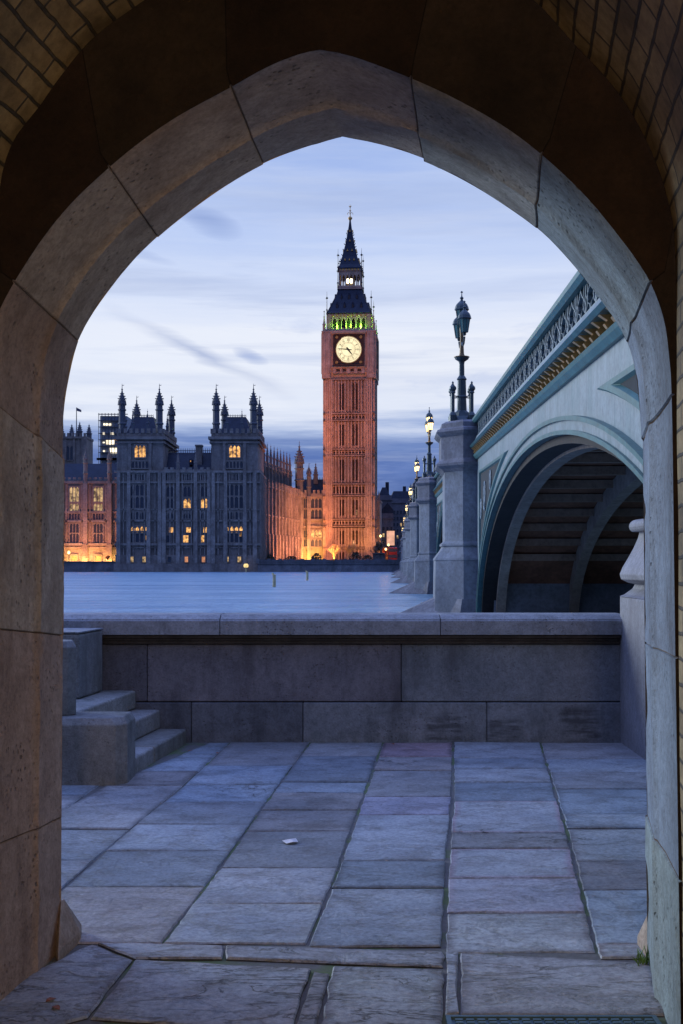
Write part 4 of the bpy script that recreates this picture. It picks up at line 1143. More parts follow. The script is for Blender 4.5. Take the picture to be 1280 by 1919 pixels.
for px, mt in ((247, 'litcool'), (270, 'litcool'), (317, 'glass'), (349, 'litdim'), (381, 'litdim'), (425, 'litcool'), (448, 'litcool')):
    window(pav, Tm(lx(px), -.45, lz(1053.5)), .72, 1.15, 1, 1, mt, 'palace', False)
# small lit panes within the dark tall windows of the lower storey
for px, py in ((273, 1012), (449, 1005)):
    window(pav, Tm(lx(px), -.0, lz(py)), .7, .9, 1, 1, 'litwin', 'palace', False, proud=.2)

# ---------------- floodlit wing at left
D2 = 263.0
wing = thing('palace_wing', 'floodlit gothic palace wing at far left with warm lit windows above a glowing terrace', 'palace building', (PX(160, D2), D2, 1.2))
ox2 = PX(160, D2); wx = lambda px: PX(px, D2) - ox2; wz = lambda py: PZ(py, D2) - 1.2
WX0 = wx(-60)
mb = MB(); mb.box(WX0, wx(222), 0, 16, -1, wz(906)); mb.build('wall', M['palace'], wing)
mb = MB()
for y, d, h in ((904, .5, .5), (960, .3, .4), (977, .35, .4), (1020, .5, .5), (1026, .35, .3)): mb.box(WX0, wx(222), -d, -.004, wz(y) - h / 2, wz(y) + h / 2)
mb.build('string_courses', M['palace'], wing)
mb = MB(); battlement(mb, WX0, wx(222), -.3, .2, wz(906), 1.3, 1.1); mb.box(WX0, wx(222), -.25, .15, wz(906), wz(906) + .7); mb.build('parapet', M['palace'], wing)
mb = MB()
mb.loft([[(WX0, 1.5, wz(906)), (wx(222), 1.5, wz(906)), (wx(222), 15, wz(906)), (WX0, 15, wz(906))], [(WX0, 7, wz(864)), (wx(222), 7, wz(864)), (wx(222), 9.5, wz(864)), (WX0, 9.5, wz(864))]])
mb.build('roof', M['slate'], wing)
for k in range(6):
    c = 205 - 45 * k
    mb = MB(); mb.box(wx(c) - .6, wx(c) + .6, -1.0, -.005, -.5, wz(1020)); mb.box(wx(c) - .48, wx(c) + .48, -.8, -.006, wz(1020), wz(906))
    bt = mb.build('buttress', M['palace'], wing)
    place('turret', turret_mesh(4.6, 3.4, .5, 'palace'), bt, Tm(wx(c), -.35, wz(906)))
for k in range(6):
    c = 183.5 - 45 * k
    window(wing, Tm(wx(c), 0, wz(957)), 2.0, 1.6, 3, 1, 'litcool', 'palace'); window(wing, Tm(wx(c), 0, wz(940)), 2.0, 3.2, 3, 1, 'litcool', 'palace')
    window(wing, Tm(wx(c), 0, wz(1017)), 2.0, 4.2, 3, 2, 'glass', 'palace')
    window(wing, Tm(wx(c), 0, wz(974)), 2.4, 1.3, 4, 1, 'glass', 'palace', False, 'carved_panel')
    mb = MB(); mb.box(wx(c) - .85, wx(c) - .6, -.3, -.005, 0, 1.9); mb.box(wx(c) + .6, wx(c) + .85, -.3, -.005, 0, 1.9); mb.box(wx(c) - .85, wx(c) + .85, -.32, -.005, 1.9, 2.3)
    d_ = mb.build('doorway', M['palace'], wing)
    mb = MB(); mb.box(wx(c) - .6, wx(c) + .6, -.06, -.004, 0, 1.9); mb.build('door', M['bark'], d_)
    for s_ in (-1, 1):
        mb = MB(); mb.box(wx(c) + s_ * 1.75 - .14, wx(c) + s_ * 1.75 + .14, -.35, -.006, wz(1018), wz(908)); mb.build('mullion_strip', M['palace'], wing)

# ---------------- receding floodlit range
P0 = Vector((PX(496, 276), 276)); P1 = Vector((PX(562, 318), 318))
rl = (P1 - P0).length; ra = math.atan2(P1.y - P0.y, P1.x - P0.x)
rng = thing('palace_range', 'long red floodlit palace range receding behind the dark towers, with a row of pinnacles', 'palace building', (P0.x, P0.y, 1.4), ra)
# local: x along the wall (away), y<0 is the lit side... the lit side faces right (+X world) so flip: outward is -y
mb = MB(); mb.box(-2, rl, .0, 9, -.5, 18); mb.box(-2, rl, 2.5, 9, 18, 23.5); mb.build('wall', M['palace'], rng)
mb = MB()
for z in (3.9, 6.8, 11.2, 17.9):
    mb.box(-2, rl, -.4, -.003, z - .2, z + .2)
mb.box(-2, rl, 2.1, 2.495, 23.1, 23.5); mb.box(-2, rl, -.3, 0, 18.1, 18.9); battlement(mb, -2, rl, 2.2, 2.6, 23.5, .9, 1.4)
mb.build('string_courses', M['palace'], rng)
for k in range(11):
    x_ = rl * k / 11 + .6
    mb = MB(); mb.box(x_ - .45, x_ + .45, -1.0, -.005, -.5, 6.8); mb.box(x_ - .36, x_ + .36, -.75, -.006, 6.8, 19.4); mb.box(x_ - .3, x_ + .3, 1.7, 2.49, 18, 23.5)
    bt = mb.build('buttress', M['palace'], rng)
    place('pinnacle', pinn_mesh(5.6, .42, 'soot'), bt, Tm(x_, 2.2, 23.5))
    if k < 10:
        xm = x_ + rl / 22
        for zb, hh in ((12, 5), (7.4, 3.2), (4.4, 2.0)): window(rng, Tm(xm, 0, zb), 1.9, hh, 3, 1, 'glass', 'palace')
        window(rng, Tm(xm, 2.5, 19.2), 1.7, 3.2, 3, 1, 'glass', 'palace')
place('turret', turret_mesh(6.2, 7.2, 1.15, 'soot'), rng, Tm(rl - .5, .2, 19))
mb = MB(); mb.lathe([(1.15, -.5), (1.15, 18.95)], 8, rl - .5, .2, R(22.5)); mb.build('turret_shaft', M['palace'], rng)

# ---------------- link beside the clock tower
D3 = 318.0
lk = thing('palace_link', 'red floodlit palace front joining the receding range to the clock tower', 'palace building', (PX(587, D3), D3, 1.4))
ox3 = PX(587, D3); kx = lambda px: PX(px, D3) - ox3; kz = lambda py: PZ(py, D3) - 1.4
mb = MB(); mb.box(kx(560), kx(616), 0, 12, -.5, kz(930)); mb.build('wall', M['palace'], lk)
mb = MB()
for y in (930, 974, 987, 1026): mb.box(kx(560), kx(616), -.4, -.003, kz(y) - .25, kz(y) + .25)
mb.box(kx(560), kx(616), -.3, .1, kz(930), kz(925)); battlement(mb, kx(560), kx(616), -.3, .1, kz(925), .9, 1.0)
mb.build('string_courses', M['palace'], lk)
for px in (578, 606):
    mb = MB(); mb.box(kx(px) - .5, kx(px) + .5, -.9, -.004, -.5, kz(930)); bt = mb.build('buttress', M['palace'], lk)
    if px == 578: place('turret', turret_mesh(kz(893) - kz(930), kz(868) - kz(893), .62, 'soot'), bt, Tm(kx(px), -.2, kz(930)))
for c, w_ in ((570, 1.5), (592, 2.8)):
    window(lk, Tm(kx(c), 0, kz(952)), w_, 2.6, 3, 1, 'glass', 'palace'); window(lk, Tm(kx(c), 0, kz(972)), w_, 2.5, 3, 1, 'glass', 'palace')
    window(lk, Tm(kx(c), 0, kz(1007)), w_, 1.9, 3, 1, 'litwin' if c == 592 else 'glass', 'palace'); window(lk, Tm(kx(c), 0, kz(1024)), w_, 1.9, 3, 1, 'glass', 'palace')
mb = MB(); mb.loft([[(kx(560), 2, kz(930)), (kx(616), 2, kz(930)), (kx(616), 12, kz(930)), (kx(560), 12, kz(930))], [(kx(560), 5, kz(896)), (kx(616), 5, kz(896)), (kx(616), 8, kz(896)), (kx(560), 8, kz(896))]])
for i in range(18): mb.tube((kx(561) + (kx(612) - kx(561)) * i / 17, 5, kz(896)), (kx(561) + (kx(612) - kx(561)) * i / 17, 5, kz(892)), .09, .04, 4)
rf = mb.build('roof', M['slate'], lk)
place('pinnacle', pinn_mesh(6.0, .8, 'soot'), rf, Tm(kx(590), 4.5, kz(905)))

# ================================================================== CLOCK TOWER
D4 = 315.0; mp = D4 / F
CX = PX(657.5, D4)
ct = thing('clock_tower', 'tall floodlit gothic clock tower with a glowing dial, green lit belfry and dark spire', 'clock tower', (CX, D4 + 6.3, 1.2), R(-4.6))
cz = lambda py: PZ(py, D4) - 1.2
HW = 6.15
ROT = [Matrix.Rotation(R(90 * k), 4, 'Z') for k in range(4)]
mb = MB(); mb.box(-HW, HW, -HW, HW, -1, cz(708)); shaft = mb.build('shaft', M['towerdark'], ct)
LV = [(1056, 1028), (1026, 988), (985, 974), (972, 930), (928, 908), (906, 855), (853, 843), (841, 789), (787, 776), (774, 712)]
bands = [1027, 986.5, 973, 929, 907, 854, 842, 788, 775, 711]
mbR, mbB, mbP = MB(), MB(), MB()
for k, rm in enumerate(ROT):
    for m_ in (mbR, mbB, mbP): m_.M = rm
    for py in bands: mbB.box(-HW - .75, HW + .75, -HW - .75, -HW - .003, cz(py) - .2, cz(py) + .2)
    # octagonal corner buttresses with deep vertical panels
    for s_ in (-1, 1):
        xs_ = s_ * (HW - .78)
        mbR.box(xs_ - .92, xs_ + .92, -HW - .5, -HW - .004, -1, cz(711))
        for q in (-.72, -.24, .24, .72): mbR.box(xs_ + q - .12, xs_ + q + .12, -HW - .78, -HW - .5, 0, cz(711))
    # panelled field: stone strips with slots between, backed by the shade-dark shaft
    slots = [-3.95, -3.1, -2.2, -1.35, -.45, .45, 1.35, 2.2, 3.1, 3.95]
    real = (-2.2, -1.35, 1.35, 2.2)
    for (ya, yb) in LV:
        zb, zt = cz(ya) + .2, cz(yb) - .2
        tall = (zt - zb) > 3.4
        edges = [-4.45] + [v for q in slots for v in (q - (.27 if q in real or not tall else .12), q + (.27 if q in real or not tall else .12))] + [4.45]
        for xa_, xb_ in zip(edges[::2], edges[1::2]):
            mbP.box(xa_, xb_, -HW - .36, -HW - .004, zb, zt)
            xm_ = (xa_ + xb_) / 2
            if xb_ - xa_ > .3: mbR.box(xm_ - .11, xm_ + .11, -HW - .68, -HW - .36, zb, zt)
        for q in slots:
            w_ = .27 if q in real or not tall else .12
            hd_ = .9 if tall else .45
            if q not in real and tall: mbP.box(q - w_, q + w_, -HW - .22, -HW - .004, zb, zt)
            else:
                mbP.box(q - w_, q + w_, -HW - .30, -HW - .004, zb, zb + hd_ * .7)
                mbP.xz([(q - w_, zt), (q + w_, zt), (q + w_, zt - hd_), (q, zt - hd_ * .6), (q - w_, zt - hd_)], -HW - .30, -HW - .004)
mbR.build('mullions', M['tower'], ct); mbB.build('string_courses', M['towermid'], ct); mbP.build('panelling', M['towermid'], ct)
for k, (x_, py, mt) in enumerate(((2.2, 965, 'litcool'), (1.35, 1022, 'litcool'), (2.2, 936, 'litwin'))):
    window(ct, Tm(x_, -HW - .02, cz(py)), .34, 1.3 if k < 2 else .5, 1, 1, mt, 'tower', False, proud=.2)
# corbelled clock stage
HC = 6.75
mb = MB()
mb.loft([[(a * r, b_ * r, z) for a, b_ in ((-1, -1), (1, -1), (1, 1), (-1, 1))] for r, z in ((HW, cz(712)), (HW + .25, cz(709)), (HW + .3, cz(704)), (HC - .1, cz(700)), (HC + .1, cz(698)), (HC, cz(696)), (HC, cz(624)), (HC + .5, cz(623)), (HC + .5, cz(620.5)))])
stage = mb.build('clock_stage', M['tower'], ct)
mb = MB(); mg = MB(); md = MB()
for rm in ROT:
    mb.M = rm; mg.M = rm; md.M = rm
    for s_ in (-1, 1):
        x_ = s_ * (HC - .9); mb.box(x_ - .95, x_ + .95, -HC - .45, -HC - .004, cz(709), cz(622))
        for q in (-.5, .5): mb.box(x_ + q - .14, x_ + q + .14, -HC - .62, -HC - .45, cz(700), cz(624))
    for i in range(5): mb.box(-3.9 + i * 1.95 - .35, -3.9 + i * 1.95 + .35, -HC - .3, -HC - .005, cz(700), cz(690))
    for i in range(4): md.box(-2.92 + i * 1.95 - .45, -2.92 + i * 1.95 + .45, -HC - .04, -HC - .006, cz(699), cz(692))
    mb.box(-4.6, 4.6, -HC - .4, -HC - .007, cz(690), cz(687.5)); mb.box(-4.6, 4.6, -HC - .5, -HC - .008, cz(626.5), cz(623))
    mg.box(-4.4, 4.4, -HC - .52, -HC - .41, cz(688.8), cz(688.2)); mg.box(-4.4, 4.4, -HC - .56, -HC - .51, cz(625.5), cz(624.7)); mg.box(-4.3, 4.3, -HC + .0 - .31, -HC - .009, cz(703.5), cz(702.5))
mb.build('stage_trim', M['tower'], stage); mg.build('gilded_trim', M['gilt'], stage); md.build('stage_openings', M['towerdark'], stage)
zc = cz(655.8); RD = 3.45
def ring_mesh(m_, r0, r1, y0, y1, n=48, cz_=0):
    vs = []
    for i in range(n):
        a = 2 * math.pi * i / n; c_, s_ = math.cos(a), math.sin(a)
        vs.append([m_.v((r0 * c_, y0, cz_ + r0 * s_)), m_.v((r1 * c_, y0, cz_ + r1 * s_)), m_.v((r1 * c_, y1, cz_ + r1 * s_)), m_.v((r0 * c_, y1, cz_ + r0 * s_))])
    for i in range(n):
        a, b_ = vs[i], vs[(i + 1) % n]
        for j in range(4): m_.f([a[j], a[(j + 1) % 4], b_[(j + 1) % 4], b_[j]])
def roman_mesh():
    bm = bmesh.new()
    names = ['XII', 'I', 'II', 'III', 'IV', 'V', 'VI', 'VII', 'VIII', 'IX', 'X', 'XI']
    for i, s_ in enumerate(names):
        cu = bpy.data.curves.new('numeral', 'FONT'); cu.body = s_; cu.size = .85; cu.align_x = 'CENTER'; cu.align_y = 'CENTER'; cu.extrude = .01
        ob = bpy.data.objects.new('numeral', cu); COL.objects.link(ob)
        dg = bpy.context.evaluated_depsgraph_get(); me = bpy.data.meshes.new_from_object(ob.evaluated_get(dg))
        a = R(90 - 30 * i)
        me.transform(Matrix.Translation((RD * .71 * math.cos(a), -.09, RD * .71 * math.sin(a))) @ Matrix.Rotation(R(-30 * i) * -1 * -1, 4, 'Y').inverted() @ Matrix.Rotation(R(90), 4, 'X') @ Matrix.Scale(.8, 4, (1, 0, 0)))
        bm.from_mesh(me); bpy.data.objects.remove(ob); bpy.data.curves.remove(cu); bpy.data.meshes.remove(me)
    out_ = bpy.data.meshes.new('numerals'); bm.to_mesh(out_); bm.free(); out_.materials.append(M['blk']); return out_
rom = roman_mesh()
for k, rm in enumerate(ROT):
    Mx = rm @ Matrix.Translation((0, -HC - .1, zc))
    mb = MB()
    mb.box(-4.0, 4.0, .02, .097, -4.0, 4.0)
    for s_ in (-1, 1): mb.box(s_ * 4.0 - .22, s_ * 4.0 + .22, -.28, .019, -4.22, 4.22); mb.box(-3.78, 3.78, -.28, .019, s_ * 4.0 - .22, s_ * 4.0 + .22)
    o = place('clock_face', mb.mesh('clock_face', M['towerdark']), ct, Mx)
    mb = MB(); ring_mesh(mb, RD, RD + .16, -.12, .02)
    for a in (45, 135, 225, 315): ring_mesh(mb, .0, .32, -.05, .02, 10, 0) if False else None
    for a in (45, 135, 225, 315):
        mb.tube((3.95 * math.cos(R(a)) * 1.18, -.02, 3.95 * math.sin(R(a)) * 1.18), (3.95 * math.cos(R(a)) * 1.18, -.08, 3.95 * math.sin(R(a)) * 1.18), .42, .35, 8)
    place('dial_rim', mb.mesh('dial_rim', M['gilt']), o)
    mb = MB(); n = 48
    c0 = [(RD * math.cos(2 * math.pi * i / n), -.02, RD * math.sin(2 * math.pi * i / n)) for i in range(n)]
    mb.loft([c0, [(x_, -.05, z_) for x_, y_, z_ in c0]])
    place('dial', mb.mesh('dial', M['dial']), o)
    mb = MB()
    for r in (.985, .86, .57, .50): ring_mesh(mb, RD * r - .025, RD * r + .025, -.075, -.052)
    for i in range(60):
        a = R(6 * i); w_ = .03 if i % 5 else .05; r0, r1 = (.87, .98) if i % 5 else (.50, .985)
        mb.tube((RD * r0 * math.cos(a), -.066, RD * r0 * math.sin(a)), (RD * r1 * math.cos(a), -.066, RD * r1 * math.sin(a)), w_ * .6, w_ * .6, 4)
    place('dial_tracery', mb.mesh('dial_tracery', M['gilt'] if False else M['bronze']), o)
    place('numerals', rom, o)
    def hand(name, clock_deg, L, w_, tail, y_):
        a = R(90 - clock_deg); d = Vector((math.cos(a), 0, math.sin(a))); n_ = Vector((-d.z, 0, d.x))
        pts = [(-tail, w_ * .9), (-tail * .6, w_ * .7), (0, w_), (L * .15, w_ * .8), (L * .8, w_ * .45), (L, .02)]
        pl = [d * l + n_ * ww for l, ww in pts] + [d * l - n_ * ww for l, ww in reversed(pts)]
        mb = MB(); mb.loft([[(p.x, yv, p.z) for p in pl] for yv in (y_, y_ - .06)])
        place(name, mb.mesh(name, M['blk']), o)
    hand('minute_hand', 276, 3.25, .16, .9, -.16); hand('hour_hand', 143, 1.75, .27, .7, -.10)
# belfry
HB = 5.85
zb0, zb1 = cz(620.5), cz(588)
mb = MB(); mb.box(-HB + .9, HB - .9, -HB + .9, HB - .9, zb0, zb1); mb.build('bell_chamber', M['void'], ct)  # solid box, the darkness inside put into its colour
mb = MB()
for rm in ROT:
    mb.M = rm
    n = 7
    for i in range(n + 1):
        x_ = -4.55 + 9.1 * i / n; mb.box(x_ - .2, x_ + .2, -HB - .1, -HB + .45, zb0, zb1 - .6)
    for i in range(n):
        xa = -4.55 + 9.1 * i / n + .2; xb = xa + 9.1 / n - .4; xm = (xa + xb) / 2
        mb.xz([(xa, zb1 - .6), (xa, zb1 - 2.0), (xa + .1, zb1 - 1.5), (xm, zb1 - .9), (xb - .1, zb1 - 1.5), (xb, zb1 - 2.0), (xb, zb1 - .6)], -HB - .05, -HB + .4)
    mb.box(-HB + .9, HB - .9, -HB - .12, -HB + .5, zb1 - .6, zb1)
    mb.box(-HB, -HB + .95, -HB - .2, -HB + .8, zb0, zb1); mb.box(HB - .95, HB, -HB - .2, -HB + .8, zb0, zb1)
    mb.box(-HC, HC, -HC + .05, -HC + .25, zb0, zb0 + .5)
    battlement(mb, -HC, HC, -HC + .06, -HC + .24, zb0 + .5, .35, .7)
bel = mb.build('belfry', M['tower'], ct)
mb = MB()
for rm in ROT:
    mb.M = rm
    for i in range(9): mb.tube((-4.4 + 1.1 * i, -HB - .12, zb1 - .3), (-4.4 + 1.1 * i, -HB - .22, zb1 - .3), .34, .3, 8)
mb.build('gilded_shields', M['gilt'], bel)
# lower roof, lantern, spire: these stand back from the front face, towards the tower's axis
def cz(py):
    K = [(383, 0), (413, .2), (506, 3.0), (543, 3.3), (588, 5.85)]
    r = K[-1][1] if py >= 588 else next(a[1] + (b[1] - a[1]) * (py - a[0]) / (b[0] - a[0]) for a, b in zip(K, K[1:]) if a[0] <= py <= b[0])
    return PZ(py, D4 + 6.3 - r) - 1.2
def sq(r, z): return [(-r, -r, z), (r, -r, z), (r, r, z), (-r, r, z)]
mb = MB(); mb.loft([sq(HB + .15, zb1), sq(HB + .3, zb1 + .35), sq(HB - .1, cz(583)), sq(4.75, cz(570)), sq(3.65, cz(552)), sq(3.3, cz(543)), sq(3.5, cz(542))])
for rm in ROT:
    mb.M = rm
    for (py, xs_) in ((574, (-3.3, -1.1, 1.1, 3.3)), (557, (-2.1, 0, 2.1))):
        for x_ in xs_:
            yo = -(4.95 if py == 574 else 3.85); z_ = cz(py)
            mb.xz([(x_ - .35, z_ - .8), (x_ - .35, z_ + .5), (x_, z_ + 1.3), (x_ + .35, z_ + .5), (x_ + .35, z_ - .8)], yo - .35, yo + 1.2)
rf = mb.build('lower_roof', M['ironroof'], ct)
mb = MB()
for rm in ROT:
    mb.M = rm
    for (py, xs_) in ((574, (-3.3, -1.1, 1.1, 3.3)), (557, (-2.1, 0, 2.1))):
        for x_ in xs_:
            yo = -(4.95 if py == 574 else 3.85); z_ = cz(py); mb.box(x_ - .15, x_ + .15, yo - .40, yo - .352, z_ - .4, z_ + .45)
    for x_ in (-HB - .1, HB + .1): mb.tube((x_, -HB - .1, zb1 + .3), (x_ * .62, -3.7, cz(553)), .12, .1, 4)
mb.build('dormer_louvres', M['bronze'], rf)
HL = 2.95; zl0, zl1 = cz(541.5), cz(506)
mb = MB(); mb.box(-3.4, 3.4, -3.4, 3.4, zl0, zl0 + .4)
for rm in ROT:
    mb.M = rm
    for x_ in (-2.95, -1.95, -.98, 0, .98, 1.95, 2.95): mb.box(x_ - .14, x_ + .14, -HL - .12, -HL + .15, zl0 + .4, zl1)
    for i in range(6):
        xa = -2.81 + i * .975; xb = xa + .7; xm = (xa + xb) / 2
        mb.xz([(xa, zl1 - .2), (xa, zl1 - 1.9), (xm, zl1 - 1.1), (xb, zl1 - 1.9), (xb, zl1 - .2)], -HL - .05, -HL + .1)
    mb.box(-3.15, 3.15, -HL - .25, -HL + .3, zl1 - .2, zl1 + .35); mb.box(-3.2, 3.2, -3.45, -3.3, zl0 + .4, zl0 + .9)
lan = mb.build('lantern_stage', M['tower'], ct)
mb = MB(); 
for rm in ROT:
    mb.M = rm
    for i in range(7): mb.tube((-2.4 + .8 * i, -HL - .25, zl1 + .1), (-2.4 + .8 * i, -HL - .34, zl1 + .1), .28, .25, 8)
mb.build('gilded_roundels', M['gilt'], lan)
mb = MB(); mb.box(-1.2, 1.2, -.2, 1.2, zl0 + .4, zl1 - .2); mb.build('lantern_core', M['bronze'], lan)
M['beacon'] = glow('beacon_light', (1, .78, .42), 6, .05)
for x_ in (-.5, .42):
    mb = MB(); mb.lathe([(.25, zl0 + 1.9), (.36, zl0 + 2.1), (.36, zl0 + 2.9), (.2, zl0 + 3.1)], 8, x_, -1.6); mb.build('beacon', M['beacon'], lan)
mb = MB(); mb.loft([sq(3.35, zl1 + .35), sq(3.4, zl1 + .6), sq(2.75, cz(495)), sq(2.0, cz(480)), sq(1.3, cz(460)), sq(.75, cz(440)), sq(.38, cz(424)), sq(.2, cz(413))])
for rm in ROT:
    mb.M = rm @ Matrix.Rotation(R(45), 4, 'Z')
    pts = [(2.9, 495), (2.4, 487), (1.95, 478), (1.6, 468), (1.3, 458), (1.0, 448), (.75, 438)]
    for r, py in pts: mb.tube((r * 1.41, 0, cz(py)), (r * 1.41 + .35, 0, cz(py) + .25), .14, .1, 4)
sp = mb.build('spire', M['ironroof'], ct)
mb = MB()
for rm in ROT:
    mb.M = rm
    for (py, xs_, yo) in ((488, (-1.2, 0, 1.2), 2.45), (470, (-.6, .6), 1.72), (452, (0,), 1.12), (434, (0,), .66)):
        for x_ in xs_: mb.xz([(x_ - .25, cz(py)), (x_, cz(py) + .65), (x_ + .25, cz(py))], -yo - .16, -yo + .5)
mb.build('lucarnes', M['gilt'], sp)
mb = MB()
zf = cz(413)
mb.lathe([(.2, zf), (.5, zf + .4), (.62, zf + .7), (.3, zf + 1.0), (.12, zf + 1.2), (.10, cz(396)), (.35, cz(395)), (.1, cz(394)), (.07, cz(389)), (.28, cz(387.5)), (.05, cz(386)), (.03, cz(383))], 8)
for k in range(4):
    a = R(90 * k); mb.path([(0, 0, cz(400)), (.45 * math.cos(a), .45 * math.sin(a), cz(398)), (.75 * math.cos(a), .75 * math.sin(a), cz(400)), (.7 * math.cos(a), .7 * math.sin(a), cz(402))], .06, 4)
mb.tube((-.4, 0, cz(386.3)), (.4, 0, cz(386.3)), .06)
mb.build('finial', M['gilt'], sp)
# pinnacles round belfry and lantern
pm = MB(); pm.lathe([(.42, 0), (.42, 1.6), (.55, 1.7), (.3, 2.2), (.12, 3.6), (.3, 3.75), (.08, 3.9), (.06, 5.0), (.25, 5.1), (.03, 5.4)], 8)
pm = pm.mesh('pinnacle', M['tower'])
for sx in (-1, 1):
    for sy in (-1, 1): place('pinnacle', pm, ct, Tm(sx * (HC - .15), sy * (HC - .15), zb0))
pm2 = MB(); pm2.lathe([(.22, 0), (.16, 1.2), (.3, 1.3), (.1, 1.6), (.07, 4.2), (.3, 4.35), (.26, 4.6), (.06, 4.8), (.03, 6.2)], 6)
pm2.tube((-.35, 0, 4.5), (.35, 0, 4.5), .06); pm2 = pm2.mesh('pinnacle', M['bronze'])
for sx in (-1, 1):
    for sy in (-1, 1):
        place('pinnacle', pm2, ct, Tm(sx * (HB + .1), sy * (HB + .1), zb1 - .2)); place('pinnacle', pm2, ct, Tm(sx * 3.3, sy * 3.3, zl0 + .3)); place('pinnacle', pm2, ct, Tm(sx * 3.25, sy * 3.25, zl1 - .6))
# belfry light (green) really comes from lamps on the gallery
for k, rm in enumerate(ROT[:1] + ROT[3:] + ROT[1:2]):
    for x_ in (-3.2, 0, 3.2):
        p = rm @ Vector((x_, -HC + .45, zb0 + 1.2)); q = rm @ Vector((x_, -HB, zb0 + 3.0))
        lamp('belfry_floodlight', 'POINT', p, 520, (.30, 1, .06), ct, shadow_soft_size=.3)

# annex right of tower
an = thing('tower_annex', 'narrow orange lit stone annex at the right foot of the clock tower', 'building', (PX(706.5, 322), 322, 1.3), R(-4.6))
mb = MB(); mb.box(-1.0, 1.0, 0, 8, 0, 16.5); mb.box(-1.2, 1.2, -.2, 8, 16.5, 17); mb.box(-.9, -.6, -.3, 0, 0, 16.5); mb.box(.6, .9, -.3, 0, 0, 16.5)
for z in (4, 8, 12): mb.box(-1.15, 1.15, -.25, 0, z, z + .3)
mb.build('wall', M['tower'], an)
place('pinnacle', pinn_mesh(3, .3, 'tower'), an, Tm(.6, .5, 17))

# ================================================================== far left: distant tower with flag, scaffolded tower
D5 = 420.0
vt = thing('flag_tower', 'distant square stone tower with corner pinnacles and a flag at far left', 'tower', (PX(140, D5), D5, 1.4))
vx = lambda px: PX(px, D5) - PX(140, D5); vz = lambda py: PZ(py, D5) - 1.4
mb = MB(); mb.box(vx(108), vx(162), 0, 10, 0, vz(822)); mb.box(vx(107), vx(163), -.5, 10.5, vz(822), vz(818)); battlement(mb, vx(108), vx(162), -.3, .3, vz(818), 1.2, 1.4); mb.box(vx(136), vx(140), -.3, 0, 0, vz(822)); mb.box(vx(152), vx(162), -.5, 0, 0, vz(822)); mb.box(vx(120), vx(124), -.3, 0, 0, vz(822))
mb.build('wall', M['palace'], vt)
window(vt, Tm(vx(130), -.02, vz(862)), 3, 5, 2, 1, 'glass', 'palace')
for px in (112, 124, 147, 157): place('pinnacle', pinn_mesh(vz(788) - vz(822), 1.1, 'soot'), vt, Tm(vx(px), 1.2 if px in (112, 147) else 8, vz(822)))
mb = MB(); mb.tube((vx(136.5), 5, vz(822)), (vx(136.5), 5, vz(760)), .22, .12, 6); fp = mb.build('flagpole', M['soot'], vt)
mb = MB(); mb.loft([[(vx(136.5) + .1 + i * .32, 5 + .25 * math.sin(i * 1.3), vz(760.5) - .16 * i), (vx(136.5) + .1 + i * .32, 5.05 + .25 * math.sin(i * 1.3), vz(760.5) - .16 * i), (vx(136.5) + .1 + i * .32, 5.05 + .25 * math.sin(i * 1.3), vz(766.5) - .1 * i), (vx(136.5) + .1 + i * .32, 5 + .25 * math.sin(i * 1.3), vz(766.5) - .1 * i)] for i in range(6)])
mb.build('flag', M['cloth'], fp)
D6 = 330.0
sc_ = thing('scaffolded_tower', 'tower wrapped in pale scaffolding with bright work lamps behind the dark pavilion', 'tower', (PX(200, D6), D6, 1.4))
sx_ = lambda px: PX(px, D6) - PX(200, D6); sz = lambda py: PZ(py, D6) - 1.4
mb = MB(); mb.box(sx_(186), sx_(236), .6, 9, 0, sz(779)); mb.build('sheeting', M['scaff'], sc_)
mb = MB()
for y in range(776, 866, 12): mb.box(sx_(183), sx_(238), 0, .6, sz(y) - .09, sz(y) + .09)
for px in range(184, 238, 6): mb.tube((sx_(px), .1, 0), (sx_(px), .1, sz(774)), .09, .09, 4)
for px in (180, 238): mb.box(sx_(180), sx_(238), 0, .5, sz(862), sz(858))
mb.build('scaffold', M['soot'], sc_)
M['work'] = glow('work_lamp', (1, .86, .62), 2.2, .5, .6)
for px, py, w_, h_ in ((200, 795, 2.2, .55), (205, 828, 2.2, 1.3), (211, 844, 2.0, 1.4), (193, 812, .5, .4), (194, 845, .6, .4), (209, 812, .8, .4), (193, 829, .5, .3)):
    mb = MB(); mb.box(sx_(px) - w_ / 2, sx_(px) + w_ / 2, .3, .58, sz(py) - h_ / 2, sz(py) + h_ / 2); mb.build('work_lamp', M['work'], sc_)

